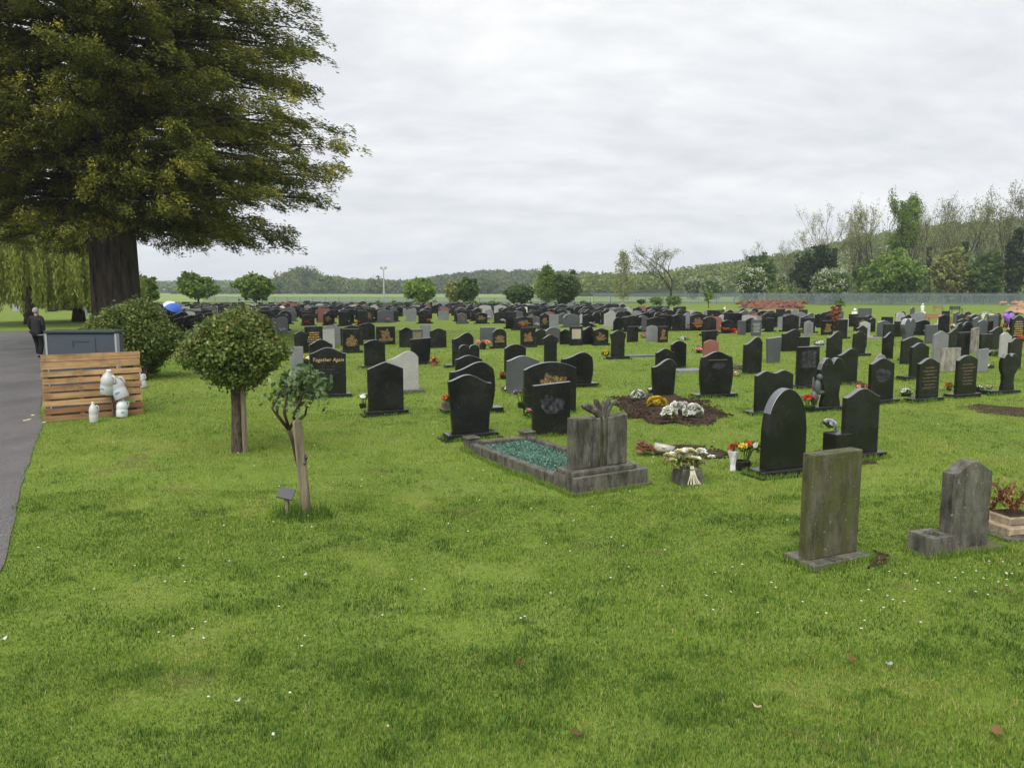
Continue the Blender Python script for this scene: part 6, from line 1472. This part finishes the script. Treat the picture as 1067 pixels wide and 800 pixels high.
# longer untrimmed grass against the bases of the nearer stones
rg = np.random.default_rng(123); P_l = []; D_l = []
for (x, y, r_, w_, dp, ox) in FOOT:
    if y > 22: continue
    n = int((w_+dp)*2*(330 if y < 12 else 160)); t = rg.random(n)*2*(w_+dp); ou = np.abs(rg.normal(size=n))*.018+.002
    lx = np.where(t < w_, t-w_/2, np.where(t < w_+dp, w_/2+ou, np.where(t < 2*w_+dp, t-w_-dp-w_/2, -w_/2-ou)))
    ly = np.where(t < w_, -dp/2-ou, np.where(t < w_+dp, t-w_-dp/2, np.where(t < 2*w_+dp, dp/2+ou, t-2*w_-dp-dp/2))); lx = lx+ox
    P_l.append(np.stack([x+lx*math.cos(r_)-ly*math.sin(r_), y+lx*math.sin(r_)+ly*math.cos(r_), np.full(n, y)], 1))
P_l = np.concatenate(P_l); n = len(P_l); x, y = P_l[:, 0], P_l[:, 1]; z = gz(x, y); h = rg.uniform(.03, .075, n)*(1+.8*np.clip((vnoise(x, y, 4)-.5)*3, -.6, .8)); a = rg.uniform(0, 6.28, n); w2 = .0022+.00025*y; dx = np.cos(a)*h*.35; dy = np.sin(a)*h*.35
V = np.stack([np.stack([x-w2, y, z-.004], 1), np.stack([x+w2, y, z-.004], 1), np.stack([x+dx, y+dy, z+h], 1)], 1).reshape(-1, 3)
FF.append(np.arange(n*3).reshape(n, 3)+base); VV.append(V); TT_.append(np.repeat(np.clip(.15+.5*rg.random(n), 0, 1), 3)); base += n*3
tag(link('grass', np_mesh('grass', np.concatenate(VV), FF, M['grass'], attr=np.concatenate(TT_))), 'short mown grass blades of the lawn', 'grass', kind='stuff')
# daisies
rg = np.random.default_rng(55); V = []; Fc = []; T = []; pts = []
for (px, py, sx_, sy_, n) in ((1000, 610, 60, 12, 26), (1010, 600, 50, 14, 16), (700, 640, 160, 30, 24), (200, 590, 130, 30, 22), (205, 665, 40, 8, 8), (700, 590, 200, 30, 22), (880, 640, 120, 30, 16), (500, 560, 250, 40, 26), (420, 500, 160, 20, 22), (260, 700, 160, 60, 12), (640, 450, 300, 40, 30), (250, 460, 120, 30, 20)):
    for i in range(int(n*.5)): pts.append((px+rg.normal()*sx_*.6, py+rg.normal()*sy_*.6))
for px, py in pts:
    if py < 380 or py > 820: continue
    g = G(px, py)
    if g.x < float(edge(g.y))+.1: continue
    bloom(rg, np.array([g.x, g.y, g.z+.03+rg.random()*.012]), (.004+.0005*g.y), V, Fc, T, 6)
tag(link('daisies', np_mesh('daisies', np.array(V), [np.array(Fc)], M['petal_white'], attr=T)), 'tiny white daisies scattered through the lawn', 'daisies', kind='stuff')
# fallen leaves and feathers
def fallen(px, py, s_, m, lab, name='fallen_leaf', rz=0.0):
    s_ *= .78; rz = px*.37
    g = G(px, py); n = 12; rd = random.Random(px); V = [(0, 0, .004)]
    for k in range(n): a = 2*math.pi*k/n; q = s_*(.55+.45*abs(math.cos(a)))*rd.uniform(.7, 1.1); V.append((math.cos(a)*q, math.sin(a)*q*.7, .003+s_*.9*abs(math.cos(a))**2*rd.uniform(.2, 1)))
    me = bpy.data.meshes.new(name); me.from_pydata(V, [], [(0, 1+k, 1+(k+1) % n) for k in range(n)]); me.materials.append(M[m]); o = link(name, me); o.location = g+Vector((0, 0, .035)); o.rotation_euler = (0, 0, rz); tag(o, lab, 'feather' if 'feather' in name else 'leaf')
for a in ((542, 697, .035, 'drybrown', 'curled orange-brown leaf on the grass below the middle of the lawn'), (889, 695, .045, 'drybrown', 'reddish brown dead leaf on the right foreground grass, beside a pale one'), (788, 743, .032, 'petal_cream', 'cream-coloured leaf on the right foreground grass'),
          (602, 771, .05, 'petal_brown', 'crumpled brown leaf near the bottom middle of the grass'), (1040, 772, .06, 'petal_brown', 'withered brown leaf clump at the bottom right corner'), (779, 512, .035, 'drybrown', 'red-brown leaf in front of the pointed-arch headstone base'), (730, 559, .05, 'petal_brown', 'dull brown leaf left of the mossy slab'), (660, 398, .05, 'petal_brown', 'dark leaf lying near the fresh grave mound')): fallen(*a)
for a in ((248, 737, .028, 'petal_white', 'largest white feather on the left foreground grass', 'feather'), (318, 604, .03, 'petal_white', 'white feather on the grass below the stake', 'feather'), (926, 698, .035, 'petal_silver', 'pale greyish feather right of the reddish brown leaf', 'feather'), (405, 764, .02, 'petal_cream', 'small cream feather near the bottom edge', 'feather'), (285, 773, .02, 'petal_white', 'small white feather near the bottom edge, left', 'feather'), (4, 672, .04, 'petal_white', 'white feather at the left edge near the path', 'feather'), (762, 622, .022, 'petal_white', 'small white feather left of the mossy slab foreground', 'feather')): fallen(*a)
# ------------------------------------------------------------------ haze
hz = MB(); hz.box(-1700, 2000, -40, 2700, -3, 120)
def hz_mat():
    m = bpy.data.materials.new('haze'); m.use_nodes = True; nt = m.node_tree; nt.nodes.remove(nt.nodes['Principled BSDF'])
    v = nt.nodes.new('ShaderNodeVolumePrincipled'); v.inputs['Color'].default_value = (.82, .9, 1, 1); v.inputs['Density'].default_value = .00032; v.inputs['Anisotropy'].default_value = 0
    L(nt, v.outputs[0], nt.nodes['Material Output'].inputs['Volume']); return m
if HAZE: tag(hz.build('haze', hz_mat()), 'thin haze softening the far woods', kind='stuff')
scn.cycles.use_adaptive_sampling = True
scn.cycles.max_bounces = 6; scn.cycles.diffuse_bounces = 3; scn.cycles.glossy_bounces = 3; scn.cycles.transmission_bounces = 3; scn.cycles.volume_bounces = 0; scn.cycles.transparent_max_bounces = 6
